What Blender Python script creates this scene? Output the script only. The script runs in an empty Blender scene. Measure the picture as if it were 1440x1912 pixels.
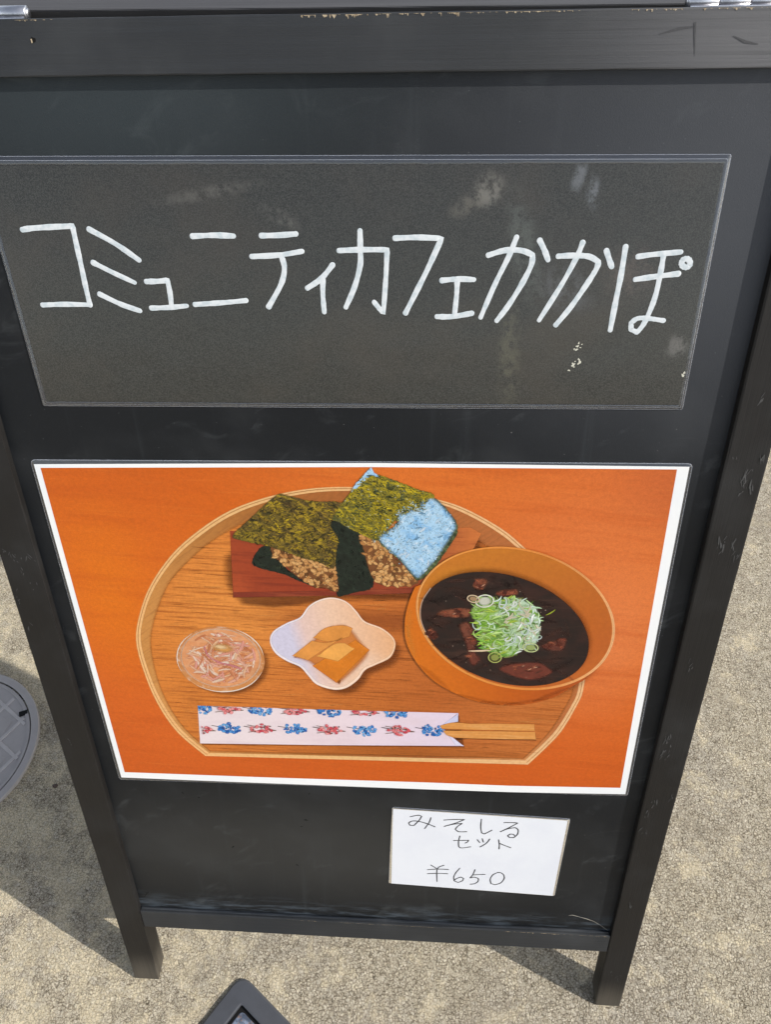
import bpy, bmesh, math, random
import numpy as np
from mathutils import Matrix, Vector
from mathutils.geometry import tessellate_polygon

scene = bpy.context.scene
COL = scene.collection
R = math.radians
LEAN = R(20)                       # lean of the front frame

# ------------------------------------------------------------------ camera, sky, sun, exposure
cam_data = bpy.data.cameras.new('camera')
cam_data.sensor_fit = 'VERTICAL'; cam_data.sensor_height = 36.0; cam_data.sensor_width = 36.0
cam_data.lens = 26.31
cam_data.clip_start = 0.02; cam_data.clip_end = 500
cam = bpy.data.objects.new('camera', cam_data); COL.objects.link(cam)
cam.matrix_world = Matrix(((0.998090, -0.021455, 0.057924, 0.04751),
                           (0.053684, 0.765130, -0.641634, -0.11580),
                           (-0.030553, 0.643518, 0.764821, 0.90945),
                           (0, 0, 0, 1)))
scene.camera = cam

SUN_EL = R(35.1); SUN_H = (0.9845, -0.1754)
to_sun = Vector((SUN_H[0]*math.cos(SUN_EL), SUN_H[1]*math.cos(SUN_EL), math.sin(SUN_EL)))
world = bpy.data.worlds.new('World'); scene.world = world
world.use_nodes = True
wn = world.node_tree.nodes; wl = world.node_tree.links
bg = wn['Background']
sky = wn.new('ShaderNodeTexSky'); sky.sky_type = 'NISHITA'; sky.sun_disc = False
sky.sun_elevation = SUN_EL; sky.sun_rotation = math.atan2(to_sun.x, to_sun.y)
sky.air_density = 1.0; sky.dust_density = 1.0; sky.ozone_density = 1.0
# thin high haze: the blue is largely washed out
bw = wn.new('ShaderNodeRGBToBW'); wl.new(sky.outputs['Color'], bw.inputs[0])
hz = wn.new('ShaderNodeMix'); hz.data_type = 'RGBA'; hz.inputs[0].default_value = 0.62
tw = wn.new('ShaderNodeMix'); tw.data_type = 'RGBA'; tw.blend_type = 'MULTIPLY'; tw.inputs[0].default_value = 1.0
wl.new(bw.outputs[0], tw.inputs[6]); tw.inputs[7].default_value = (1.0, 0.97, 0.93, 1)
wl.new(sky.outputs['Color'], hz.inputs[6]); wl.new(tw.outputs[2], hz.inputs[7])
wl.new(hz.outputs[2], bg.inputs['Color']); bg.inputs['Strength'].default_value = 0.15
sun_data = bpy.data.lights.new('sun', 'SUN'); sun_data.energy = 2.9; sun_data.angle = R(0.53)
sun_data.color = (1.0, 0.95, 0.87)
sun = bpy.data.objects.new('sun', sun_data); COL.objects.link(sun)
sun.rotation_euler = to_sun.to_track_quat('Z', 'Y').to_euler(); sun.location = to_sun*5
scene.view_settings.view_transform = 'Standard'; scene.view_settings.look = 'None'
scene.view_settings.gamma = 1.0; scene.view_settings.use_curve_mapping = False
scene.view_settings.exposure = 1.08

scene.cycles.transparent_max_bounces = 48

# ------------------------------------------------------------------ helpers
def S(r, g, b, k=1.0):
    def f(c):
        c /= 255.0
        return (c/12.92 if c <= 0.04045 else ((c+0.055)/1.055)**2.4)*k
    return (f(r), f(g), f(b), 1.0)

def tag(o, label=None, cat=None, group=None, kind=None):
    if label: o['label'] = label
    if cat: o['category'] = cat
    if group: o['group'] = group
    if kind: o['kind'] = kind
    return o

class NT:
    """small node-tree writer"""
    def __init__(self, name):
        self.m = bpy.data.materials.new(name); self.m.use_nodes = True
        self.t = self.m.node_tree; self.n = self.t.nodes; self.l = self.t.links
        self.b = self.n['Principled BSDF']; self.out = self.n['Material Output']
    def set(self, s, v):
        if isinstance(v, bpy.types.NodeSocket): self.l.new(v, s)
        elif isinstance(v, (tuple, list)):
            s.default_value = v if len(v) == len(s.default_value) else tuple(v)[:len(s.default_value)]
        else: s.default_value = v
    def node(self, typ, ins=None, **kw):
        x = self.n.new(typ)
        for k, v in kw.items(): setattr(x, k, v)
        for k, v in (ins or {}).items(): self.set(x.inputs[k], v)
        return x
    def math(self, op, a, b=0.0, c=0.0):
        return self.node('ShaderNodeMath', {0: a, 1: b, 2: c}, operation=op).outputs[0]
    def vmath(self, op, a, b=(0, 0, 0)):
        x = self.node('ShaderNodeVectorMath', {0: a, 1: b}, operation=op)
        return x.outputs['Value'] if op in ('LENGTH', 'DOT_PRODUCT') else x.outputs['Vector']
    def coord(self, scale=1000.0):
        tc = self.node('ShaderNodeTexCoord')
        return self.vmath('MULTIPLY', tc.outputs['Object'], (scale,)*3)
    def noise(self, v, scale=(1, 1, 1), detail=3.0, rough=0.55, rot=0.0, dist=0.0):
        mp = self.node('ShaderNodeMapping', {'Vector': v, 'Scale': scale, 'Rotation': (0, 0, rot)})
        # rotate first, then scale
        if rot:
            r0 = self.node('ShaderNodeMapping', {'Vector': v, 'Rotation': (0, 0, rot)})
            mp.inputs['Rotation'].default_value = (0, 0, 0); self.l.new(r0.outputs[0], mp.inputs['Vector'])
        return self.node('ShaderNodeTexNoise', {'Vector': mp.outputs[0], 'Scale': 1.0, 'Detail': detail,
                         'Roughness': rough, 'Distortion': dist}).outputs['Fac']
    def step(self, v, lo, hi, smooth=True):
        return self.node('ShaderNodeMapRange', {'Value': v, 'From Min': lo, 'From Max': hi},
                         interpolation_type='SMOOTHSTEP' if smooth else 'LINEAR').outputs['Result']
    def mix(self, f, a, b, blend='MIX'):
        x = self.node('ShaderNodeMix', data_type='RGBA', blend_type=blend)
        self.set(x.inputs[0], f); self.set(x.inputs[6], a); self.set(x.inputs[7], b)
        return x.outputs[2]
    def spot(self, v, c, r, soft=0.0, rot=0.0):
        d = self.vmath('SUBTRACT', v, (c[0], c[1], 0))
        if rot: d = self.node('ShaderNodeMapping', {'Vector': d, 'Rotation': (0, 0, rot)}).outputs[0]
        d = self.vmath('MULTIPLY', d, (1/r[0], 1/r[1], 0))
        return self.step(self.vmath('LENGTH', d), 1.0, soft)
    def bump(self, h, strength=0.3, dist=0.001, normal=None):
        ins = {'Height': h, 'Strength': strength, 'Distance': dist}
        x = self.node('ShaderNodeBump', ins)
        if normal is not None: self.l.new(normal, x.inputs['Normal'])
        return x.outputs['Normal']
    def finish(self, color, rough=0.5, spec=0.5, normal=None, metal=0.0, coat=0.0, coat_rough=0.1, coat_normal=None):
        b = self.b
        self.set(b.inputs['Base Color'], color); self.set(b.inputs['Roughness'], rough)
        self.set(b.inputs['Specular IOR Level'], spec); self.set(b.inputs['Metallic'], metal)
        self.set(b.inputs['Coat Weight'], coat); self.set(b.inputs['Coat Roughness'], coat_rough)
        if normal is not None: self.l.new(normal, b.inputs['Normal'])
        if coat_normal is not None: self.l.new(coat_normal, b.inputs['Coat Normal'])
        return self.m

INK = 0.635
def print_mat(name, base, grad=None, layers=(), grain=None, coat=0.22, attr=False, alpha=1.0, mottle=1.0, blur=1.0):
    """laminated ink: base colour or a ramp along a direction, blended with printed blotches and grain (all in mm)"""
    t = NT(name); v = t.coord()
    if attr:
        c = t.node('ShaderNodeVertexColor', layer_name='ink').outputs['Color']
    elif grad:
        dx, dy, t0, t1, stops = grad
        d = t.vmath('DOT_PRODUCT', v, (dx, dy, 0))
        rp = t.node('ShaderNodeValToRGB', {'Fac': t.step(d, t0, t1, False)})
        els = rp.color_ramp.elements
        els[0].position, els[0].color = stops[0]; els[1].position, els[1].color = stops[-1]
        for p, cc in stops[1:-1]:
            e = els.new(p); e.color = cc
        c = rp.outputs['Color']
    else: c = base
    for L in layers:
        if L[0] == 'spot':
            _, ce, ra, rgb, k, soft, rot = L
            c = t.mix(t.math('MULTIPLY', t.spot(v, ce, ra, soft, rot), k), c, rgb)
        elif L[0] == 'noise':
            _, sc, det, lo, hi, rgb, k, rot = L
            c = t.mix(t.math('MULTIPLY', t.step(t.noise(v, sc, det, 0.6, rot), lo, hi), k), c, rgb)
        elif L[0] == 'cells':
            _, sc, rgb, k, rnd = L
            vo = t.node('ShaderNodeTexVoronoi', {'Vector': t.vmath('MULTIPLY', v, sc), 'Scale': 1.0, 'Randomness': rnd},
                        feature='DISTANCE_TO_EDGE')
            c = t.mix(t.math('MULTIPLY', t.step(vo.outputs['Distance'], 0.18, 0.0), k), c, rgb)
    if grain:
        sc, k = grain
        g = t.noise(v, sc, 2.0, 0.6)
        c = t.mix(t.math('MULTIPLY', t.step(g, 0.62, 0.35), k), c, (0, 0, 0, 1))
    mot = t.noise(v, (0.35, 0.35, 0.35), 3.0, 0.7); fin = t.noise(v, (1.6, 1.6, 1.6), 2.0, 0.7)
    f = t.math('MULTIPLY_ADD', mot, 0.26*mottle, t.math('MULTIPLY_ADD', fin, 0.16*mottle, INK-0.21*mottle))
    c = t.mix(1.0, c, t.node('ShaderNodeCombineXYZ', {0: f, 1: f, 2: f}).outputs[0], 'MULTIPLY')
    wob = t.noise(v, (0.02, 0.03, 0.02), 2.0)
    nrm = t.bump(wob, 0.12, 0.004)
    m = t.finish(c, 0.5, 0.15, coat=coat, coat_rough=0.2, coat_normal=nrm)
    # ink fades out over the soft rim of each printed shape
    sf = t.node('ShaderNodeAttribute', attribute_name='soft').outputs['Fac']
    if blur != 1.0: sf = t.math('MULTIPLY', sf, 1/blur)
    mx = t.node('ShaderNodeMixShader', {0: t.math('MULTIPLY', t.step(sf, 0.0, 1.0), alpha)})
    tr = t.node('ShaderNodeBsdfTransparent')
    t.l.new(tr.outputs[0], mx.inputs[1]); t.l.new(t.b.outputs[0], mx.inputs[2]); t.l.new(mx.outputs[0], t.out.inputs['Surface'])
    return m

def mesh_obj(name, verts, faces, mat, parent=None, smooth=False):
    me = bpy.data.meshes.new(name); me.from_pydata([tuple(v) for v in verts], [], faces); me.update()
    if smooth: me.polygons.foreach_set('use_smooth', [True]*len(me.polygons))
    if mat: me.materials.append(mat)
    o = bpy.data.objects.new(name, me); COL.objects.link(o)
    if parent is not None: o.parent = parent
    return o

def bm_obj(name, bm, mat, parent=None, smooth=False):
    me = bpy.data.meshes.new(name); bm.to_mesh(me); bm.free()
    if smooth: me.polygons.foreach_set('use_smooth', [True]*len(me.polygons))
    me.materials.append(mat)
    o = bpy.data.objects.new(name, me); COL.objects.link(o)
    if parent is not None: o.parent = parent
    return o

def catmull(P, n=6, closed=True, corner=None):
    """smooth curve through P; corners sharper than 'corner' degrees stay sharp"""
    P = [Vector((p[0], p[1])) for p in P]; N = len(P); out = []
    sharp = [False]*N
    if corner is not None:
        for i in range(N):
            if not closed and i in (0, N-1): continue
            a = P[i]-P[i-1]; b = P[(i+1) % N]-P[i]
            if a.length and b.length and math.degrees(a.angle(b)) > corner: sharp[i] = True
    for i in range(N if closed else N-1):
        p1, p2 = P[i], P[(i+1) % N]
        p0 = P[i-1] if (closed or i > 0) else p1
        p3 = P[(i+2) % N] if (closed or i+2 < N) else p2
        if sharp[i]: p0 = p1
        if sharp[(i+1) % N]: p3 = p2
        for k in range(n):
            u = k/n
            out.append(0.5*((2*p1)+(p2-p0)*u+(2*p0-5*p1+4*p2-p3)*u*u+(3*p1-p0-3*p2+p3)*u**3))
    if not closed: out.append(P[-1])
    return out

def flat(name, pts, z, mat, parent, off=(0, 0), smooth=0, corner=None, rag=0.0, seed=0, soft=0.0, radial=False):
    """flat print piece: outline in board mm at height z (mm); over the outer 'soft' mm its ink fades in"""
    P = catmull(pts, smooth, True, corner) if smooth else [Vector(p) for p in pts]
    if smooth or soft:                                  # even spacing
        st = 1.0 if rag else 2.5; Q = []
        for i, p in enumerate(P):
            q = P[(i+1) % len(P)]; n = max(1, int((q-p).length/st))
            Q += [p.lerp(q, k/n) for k in range(n)]
        P = [p for i, p in enumerate(Q) if (p-Q[i-1]).length > 0.02]
    N = len(P); ar = sum(P[i].x*P[(i+1) % N].y-P[(i+1) % N].x*P[i].y for i in range(N))
    if ar < 0: P = P[::-1]
    IN = None
    if soft and radial:
        cc = sum(P, Vector((0, 0)))/N; IN = [cc+(p-cc)*max(.02, 1-soft/max(.1, (p-cc).length)) for p in P]
    elif soft:
        IN = []
        for i, p in enumerate(P):
            d = (P[(i+1) % N]-P[i-1])
            d = d.normalized() if d.length else Vector((1, 0)); IN.append(p+Vector((-d.y, d.x))*soft)
    if rag:
        rr = random.Random(seed)
        J = [Vector((rr.uniform(-rag, rag), rr.uniform(-rag, rag))) for _ in P]
        P = [p+j for p, j in zip(P, J)]
        if IN: IN = [p+j*.7 for p, j in zip(IN, J)]
    core = IN if IN else P
    V = [((p.x-off[0])/1000, (p.y-off[1])/1000, z/1000) for p in core]
    F = []
    for a, b, c in tessellate_polygon([[Vector(v) for v in V]]):
        A, B, C = V[a], V[b], V[c]
        if (B[0]-A[0])*(C[1]-A[1])-(B[1]-A[1])*(C[0]-A[0]) < 0: a, c = c, a
        F.append((a, b, c))
    if IN:
        V += [((p.x-off[0])/1000, (p.y-off[1])/1000, z/1000) for p in P]
        F += [(N+i, N+(i+1) % N, (i+1) % N, i) for i in range(N)]
    o = mesh_obj(name, V, F, mat, parent)
    at = o.data.attributes.new('soft', 'FLOAT', 'POINT')
    at.data.foreach_set('value', [1.0]*N+([0.0]*N if IN else []))
    return o

def confetti(name, polys, z0, mat, parent, off=(0, 0), dz=0.0015, soft=False):
    """many small inked shapes in one mesh, each with its own ink colour; soft ones fade towards their outline"""
    V, F, cols, sv = [], [], [], []
    for k, it in enumerate(polys):
        P, rgb = it[0], it[1]; strip = len(it) > 2; n = len(P)
        i0 = len(V); z = (z0+k*dz)/1000
        pt = lambda p: ((p[0]-off[0])/1000, (p[1]-off[1])/1000, z)
        V += [pt(p) for p in P]; f = []
        if not soft:
            sv += [1.0]*n; f = [list(range(i0, i0+n))]
        elif strip:
            m = n//2; sv += [0.0]*n
            V += [pt(((P[i][0]+P[n-1-i][0])/2, (P[i][1]+P[n-1-i][1])/2)) for i in range(m)]; sv += [1.0]*m
            for i in range(m-1):
                a, c = i0+n+i, i0+n+i+1
                f += [[i0+i, i0+i+1, c, a], [a, c, i0+n-2-i, i0+n-1-i]]
        else:
            sv += [0.0]*n; cx = sum(p[0] for p in P)/n; cy = sum(p[1] for p in P)/n
            V.append(pt((cx, cy))); sv.append(1.0)
            f = [[i0+i, i0+(i+1) % n, i0+n] for i in range(n)]
        for q in f:
            ar = sum(V[q[i]][0]*V[q[(i+1) % len(q)]][1]-V[q[(i+1) % len(q)]][0]*V[q[i]][1] for i in range(len(q)))
            F.append(q if ar > 0 else q[::-1]); cols.append(rgb)
    o = mesh_obj(name, V, F, mat, parent)
    o.data.attributes.new('soft', 'FLOAT', 'POINT').data.foreach_set('value', sv)
    ca = o.data.color_attributes.new('ink', 'FLOAT_COLOR', 'CORNER')
    buf = []
    for f, c in zip(F, cols): buf += list(c)*len(f)
    ca.data.foreach_set('color', buf)
    return o

def inside(p, P):
    c = False; j = len(P)-1
    for i in range(len(P)):
        if (P[i][1] > p[1]) != (P[j][1] > p[1]) and p[0] < (P[j][0]-P[i][0])*(p[1]-P[i][1])/(P[j][1]-P[i][1])+P[i][0]: c = not c
        j = i
    return c

def scatter_in(P, n, rr):
    xs = [p[0] for p in P]; ys = [p[1] for p in P]; out = []
    while len(out) < n:
        q = (rr.uniform(min(xs), max(xs)), rr.uniform(min(ys), max(ys)))
        if inside(q, P): out.append(q)
    return out

def ell(c, a, b, rot=0, n=10, rag=0.0, rr=None):
    out = []
    for i in range(n):
        t = 2*math.pi*i/n; k = 1+(rr.uniform(-rag, rag) if rr else 0)
        x, y = a*k*math.cos(t), b*k*math.sin(t)
        out.append((c[0]+x*math.cos(rot)-y*math.sin(rot), c[1]+x*math.sin(rot)+y*math.cos(rot)))
    return out

def ribbon(pts, w, closed=False):
    """outline polygon of a bent strip; w may be a function of 0..1"""
    P = [Vector(p) for p in pts]; L, Rr = [], []
    for i, p in enumerate(P):
        a = P[max(0, i-1)]; b = P[min(len(P)-1, i+1)]; d = (b-a)
        d = d.normalized() if d.length else Vector((1, 0)); n = Vector((-d.y, d.x))
        ww = w(i/(len(P)-1)) if callable(w) else w
        L.append(p+n*ww/2); Rr.append(p-n*ww/2)
    return [tuple(q) for q in L+Rr[::-1]]

def strip(x, y, a, L, w, bend=0.0, n=6):
    """a bent sliver centred near (x, y)"""
    x -= L/2*math.cos(a); y -= L/2*math.sin(a); P = []
    for k in range(n):
        P.append((x, y)); x += L/(n-1)*math.cos(a); y += L/(n-1)*math.sin(a); a += bend/(n-1)
    return ribbon(P, lambda q: w*(.3+.7*math.sin(math.pi*q)))

def stroke_mesh(name, strokes, w, z, mat, parent, off, seed=0, n=7, corner=50):
    """one hand-written character: round-ended pen strokes with a little thickness"""
    rr = random.Random(seed); V, F = [], []
    for si, st in enumerate(strokes):
        P = catmull(st, n, False, corner)
        # drop doubles
        Q = [P[0]]
        for p in P[1:]:
            if (p-Q[-1]).length > 0.05: Q.append(p)
        P = Q; N = len(P); ph = rr.uniform(0, 6)
        wd = [w*(1+0.07*math.sin(ph+i*0.7)+rr.uniform(-.05, .05)-(.12 if si % 2 else 0)*i/N) for i in range(N)]
        # pad with round ends
        d0 = (P[0]-P[1]).normalized(); d1 = (P[-1]-P[-2]).normalized()
        cap = [(-1.0, 0.02), (-0.92, .4), (-.7, .72), (-.38, .93)]
        pre = [(P[0]+d0*(-c)*wd[0]/2, wd[0]*k) for c, k in cap]
        post = [(P[-1]+d1*(-c)*wd[-1]/2, wd[-1]*k) for c, k in cap][::-1]
        seq = pre+list(zip(P, wd))+post; i0 = len(V); M = len(seq)
        for i, (p, ww) in enumerate(seq):
            a = seq[max(0, i-1)][0]; b = seq[min(M-1, i+1)][0]; d = (b-a).normalized(); nn = Vector((-d.y, d.x))
            # mitre for sharp joints
            zz = z+si*0.02+0.03*i/M
            for s, dz in ((-.5, 0), (-.3, .05), (.3, .05), (.5, 0)):
                q = p+nn*ww*s
                V.append(((q.x-off[0])/1000, (q.y-off[1])/1000, (zz+dz)/1000))
        for i in range(M-1):
            for k in range(3):
                F.append((i0+i*4+k, i0+i*4+4+k, i0+i*4+5+k, i0+i*4+1+k))
    return mesh_obj(name, V, [f[::-1] for f in F], mat, parent, True)

def rquad(C, r, nside=10, ncorner=5):
    """rounded quadrilateral: list of points, corners C in order"""
    out = []; C = [Vector(c) for c in C]
    for i in range(4):
        p, a, b = C[i], C[i-1], C[(i+1) % 4]
        da = (a-p).normalized(); db = (b-p).normalized()
        s, e = p+da*r, p+db*r
        for k in range(ncorner+1):
            u = k/ncorner; out.append((1-u)**2*s+2*u*(1-u)*p+u*u*e)
        e2 = b+(p-b).normalized()*r
        for k in range(1, nside): out.append(e.lerp(e2, k/nside))
    return out

def loops_mesh(name, loops, mat, parent, off=(0, 0), smooth=False, cap=False):
    """bridge closed loops of (points, z mm)"""
    V, F = [], []; n = len(loops[0][0])
    for P, z in loops:
        for i, p in enumerate(P):
            zz = z[i] if isinstance(z, (list, tuple)) else z
            V.append(((p[0]-off[0])/1000, (p[1]-off[1])/1000, zz/1000))
    for j in range(len(loops)-1):
        for i in range(n):
            k = (i+1) % n; F.append((j*n+i, j*n+k, (j+1)*n+k, (j+1)*n+i))
    if cap: F.append(tuple(range((len(loops)-1)*n, len(loops)*n)))
    # outline runs clockwise or not: make the first face look up
    a, b, c = (Vector(V[i]) for i in F[0][:3])
    if (b-a).cross(c-a).z < 0: F = [f[::-1] for f in F]
    return mesh_obj(name, V, F, mat, parent, smooth)

def board_empty(name, x=0.0, y=-455.0, z=4.6):
    """Empty on the leaning front frame; its local x/y/z run across, up and out of the board"""
    e = bpy.data.objects.new(name, None); COL.objects.link(e); e.empty_display_size = 0.05
    c, s = math.cos(LEAN), math.sin(LEAN); yy, zz = (y+455)/1000, (z-4.6)/1000
    e.location = (x/1000, yy*s-zz*c, yy*c+zz*s); e.rotation_euler = (math.pi/2-LEAN, 0, 0)
    return e

# ------------------------------------------------------------------ materials of the place
def concrete_mat():
    t = NT('washed_concrete'); v = t.coord(1000.0)
    big = t.noise(v, (0.006, 0.006, 0.006), 3.0, 0.6)
    mid = t.noise(v, (0.024, 0.024, 0.024), 4.0, 0.65)
    n0 = t.noise(v, (0.12, 0.12, 0.12), 4.0, 0.65)
    n1 = t.noise(v, (0.40, 0.40, 0.40), 4.0, 0.68)
    n2 = t.noise(v, (1.0, 1.0, 1.0), 3.0, 0.65)
    warp = t.vmath('MULTIPLY', t.node('ShaderNodeTexNoise', {'Vector': v, 'Scale': 0.35, 'Detail': 3.0, 'Roughness': 0.65}).outputs['Color'], (4.5, 4.5, 4.5))
    w = t.vmath('ADD', v, warp)
    vo = t.node('ShaderNodeTexVoronoi', {'Vector': w, 'Scale': 0.31, 'Randomness': 1.0})
    ve = t.node('ShaderNodeTexVoronoi', {'Vector': w, 'Scale': 0.31, 'Randomness': 1.0}, feature='DISTANCE_TO_EDGE').outputs['Distance']
    ve2 = t.node('ShaderNodeTexVoronoi', {'Vector': t.vmath('ADD', w, warp), 'Scale': 0.64, 'Randomness': 1.0}, feature='DISTANCE_TO_EDGE').outputs['Distance']
    rnd = t.node('ShaderNodeSeparateColor', {'Color': vo.outputs['Color']}).outputs[0]
    left = t.step(t.vmath('DOT_PRODUCT', v, (1, 0.25, 0)), 80, -300)
    c = t.mix(t.step(big, 0.40, 0.60), S(214, 203, 180), S(202, 193, 176))
    # pale yellowish cement skin left over the grit, more of it to the left of the board
    skin = t.step(t.math('ADD', t.math('MULTIPLY_ADD', n0, 0.30, t.math('MULTIPLY', mid, 0.70)), t.math('MULTIPLY', left, 0.08)), 0.505, 0.63)
    gk = t.math('MULTIPLY_ADD', skin, -0.40, 1.0)
    c = t.mix(t.math('MULTIPLY', skin, 0.7), c, S(246, 230, 194))
    c = t.mix(t.math('MULTIPLY', t.step(rnd, 0.60, 1.0), t.math('MULTIPLY', gk, 0.55)), c, S(242, 233, 214))
    c = t.mix(t.math('MULTIPLY', t.step(rnd, 0.35, 0.0), t.math('MULTIPLY', gk, 0.45)), c, S(168, 155, 133))
    c = t.mix(t.math('MULTIPLY', t.step(n1, 0.52, 0.62), 0.7), c, S(246, 236, 212))
    # thin dark joints between grains, and pin holes
    j1 = t.math('MULTIPLY', t.step(ve, 0.115, 0.025), t.step(n0, 0.34, 0.50))
    j2 = t.math('MULTIPLY', t.step(ve2, 0.15, 0.035), t.step(n1, 0.36, 0.52))
    c = t.mix(t.math('MULTIPLY', j1, t.math('MULTIPLY', gk, 0.9)), c, S(92, 80, 62))
    c = t.mix(t.math('MULTIPLY', j2, t.math('MULTIPLY', gk, 0.75)), c, S(102, 90, 71))
    c = t.mix(t.math('MULTIPLY', t.step(n1, 0.43, 0.32), t.math('MULTIPLY', gk, 0.9)), c, S(74, 64, 50))
    c = t.mix(t.math('MULTIPLY', t.step(n2, 0.44, 0.33), t.math('MULTIPLY', gk, 0.8)), c, S(76, 67, 53))
    stain = t.step(t.noise(v, (0.013, 0.015, 0.011), 4.0, 0.62), 0.50, 0.68)
    c = t.mix(t.math('MULTIPLY', stain, 0.28), c, S(150, 140, 124))
    h = t.math('ADD', t.math('MULTIPLY_ADD', t.math('MINIMUM', ve, 0.22), 1.3, t.math('MULTIPLY', t.math('MINIMUM', ve2, 0.2), 0.9)),
               t.math('MULTIPLY_ADD', n1, 1.2, t.math('MULTIPLY_ADD', n0, 1.2, t.math('MULTIPLY', n2, 0.45))))
    return t.finish(c, 0.92, 0.2, t.bump(h, 1.0, 0.0034))

def black_paint(name, rgb, grain_dir, rough=0.42, dust=0.25, spec=0.45, wear_glare=()):
    """brushed satin black paint on wood; grain runs along x or y"""
    t = NT(name); v = t.coord(1000.0)
    sc = (0.006, 0.35, 0.35) if grain_dir == 'x' else (0.35, 0.006, 0.35)
    g = t.noise(v, sc, 4.0, 0.65); g2 = t.noise(v, tuple(3*k for k in sc), 3.0, 0.6)
    cl = t.noise(v, (0.012, 0.012, 0.012), 4.0, 0.6)
    fine = t.noise(v, (1.6, 1.6, 1.6), 2.0, 0.6)
    c = t.mix(t.math('MULTIPLY', t.step(g, 0.45, 0.75), 0.35), rgb, tuple(k*1.9 for k in rgb[:3])+(1,))
    c = t.mix(t.math('MULTIPLY', t.step(cl, 0.45, 0.72), dust), c, S(70, 72, 74))
    sp = t.step(t.noise(v, (0.55, 0.45, 0.5), 3.0, 0.7), 0.74, 0.80)
    c = t.mix(t.math('MULTIPLY', sp, 0.35), c, S(120, 120, 118))
    for ce, ra, wc, wk in wear_glare: c = t.mix(t.math('MULTIPLY', t.math('MULTIPLY', t.spot(v, ce, ra, 0.1), t.step(g, 0.05, 0.55)), wk), c, wc)  # pale spots: wear at the feet, painted glare on the rail
    r = t.math('ADD', t.math('MULTIPLY_ADD', g2, 0.16, rough-0.08), t.math('MULTIPLY', t.math('SUBTRACT', cl, 0.5), 0.25))
    h = t.math('ADD', t.math('MULTIPLY', g2, 1.0), t.math('MULTIPLY', fine, 0.25))
    return t.finish(c, r, spec, t.bump(h, 0.35, 0.00035))

def board_paint():
    """chalkboard face: fine-toothed black with wiped chalk dust and painted-in glare"""
    t = NT('chalkboard_black'); v = t.coord(1000.0)
    fine = t.noise(v, (1.3, 1.3, 1.3), 3.0, 0.7)
    cl = t.noise(v, (0.010, 0.014, 0.01), 4.0, 0.6, 0.4)
    wipe = t.noise(v, (0.10, 0.004, 0.05), 3.0, 0.6)
    swirl = t.noise(v, (0.016, 0.03, 0.02), 5.0, 0.62, -0.5, 1.2)
    c = t.mix(t.math('MULTIPLY', t.step(fine, 0.5, 0.72), 0.30), S(8, 11, 15), S(28, 33, 40))
    c = t.mix(t.math('MULTIPLY', t.step(cl, 0.45, 0.75), 0.22), c, S(60, 62, 64))
    c = t.mix(t.math('MULTIPLY', t.step(wipe, 0.58, 0.80), 0.10), c, S(74, 80, 84))
    c = t.mix(t.math('MULTIPLY', t.step(swirl, 0.56, 0.72), 0.22), c, S(80, 84, 86))
    dust = t.step(t.noise(v, (0.5, 0.5, 0.5), 2.0, 0.7), 0.755, 0.80)
    c = t.mix(t.math('MULTIPLY', dust, 0.45), c, S(150, 150, 148))
    c = t.mix(t.math('MULTIPLY', t.spot(v, (215, 770), (260, 230), 0.0), 0.6), c, S(68, 71, 77))  # sun glare painted into the panel's upper right
    c = t.mix(t.math('MULTIPLY', t.spot(v, (-120, 815), (230, 100), 0.0), 0.5), c, S(54, 62, 66))  # sky reflection painted into the upper left
    c = t.mix(t.math('MULTIPLY', t.spot(v, (-40, 215), (330, 110), 0.1), 0.42), c, S(60, 59, 56))  # reflection of sunlit ground painted in near the bottom
    # chalk gathered along the bottom ledge
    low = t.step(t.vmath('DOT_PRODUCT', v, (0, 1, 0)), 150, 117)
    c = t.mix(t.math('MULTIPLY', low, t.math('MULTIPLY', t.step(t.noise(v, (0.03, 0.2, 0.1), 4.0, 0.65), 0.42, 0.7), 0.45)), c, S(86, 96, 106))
    return t.finish(c, t.math('MULTIPLY_ADD', cl, 0.2, 0.48), 0.24, t.bump(fine, 0.25, 0.0003))

def plain(name, rgb, rough=0.5, spec=0.5, metal=0.0, nscale=0.2, amount=0.25, bump=0.2, tint=None):
    t = NT(name); v = t.coord(1000.0)
    n = t.noise(v, (nscale,)*3, 4.0, 0.6); n2 = t.noise(v, (nscale*6,)*3, 3.0, 0.6)
    c = t.mix(t.math('MULTIPLY', t.step(n, 0.35, 0.7), amount), rgb, tint or tuple(k*0.55 for k in rgb[:3])+(1,))
    r = t.math('MULTIPLY_ADD', n, 0.2, rough-0.1)
    return t.finish(c, r, spec, t.bump(n2, bump, 0.0004), metal)

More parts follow.
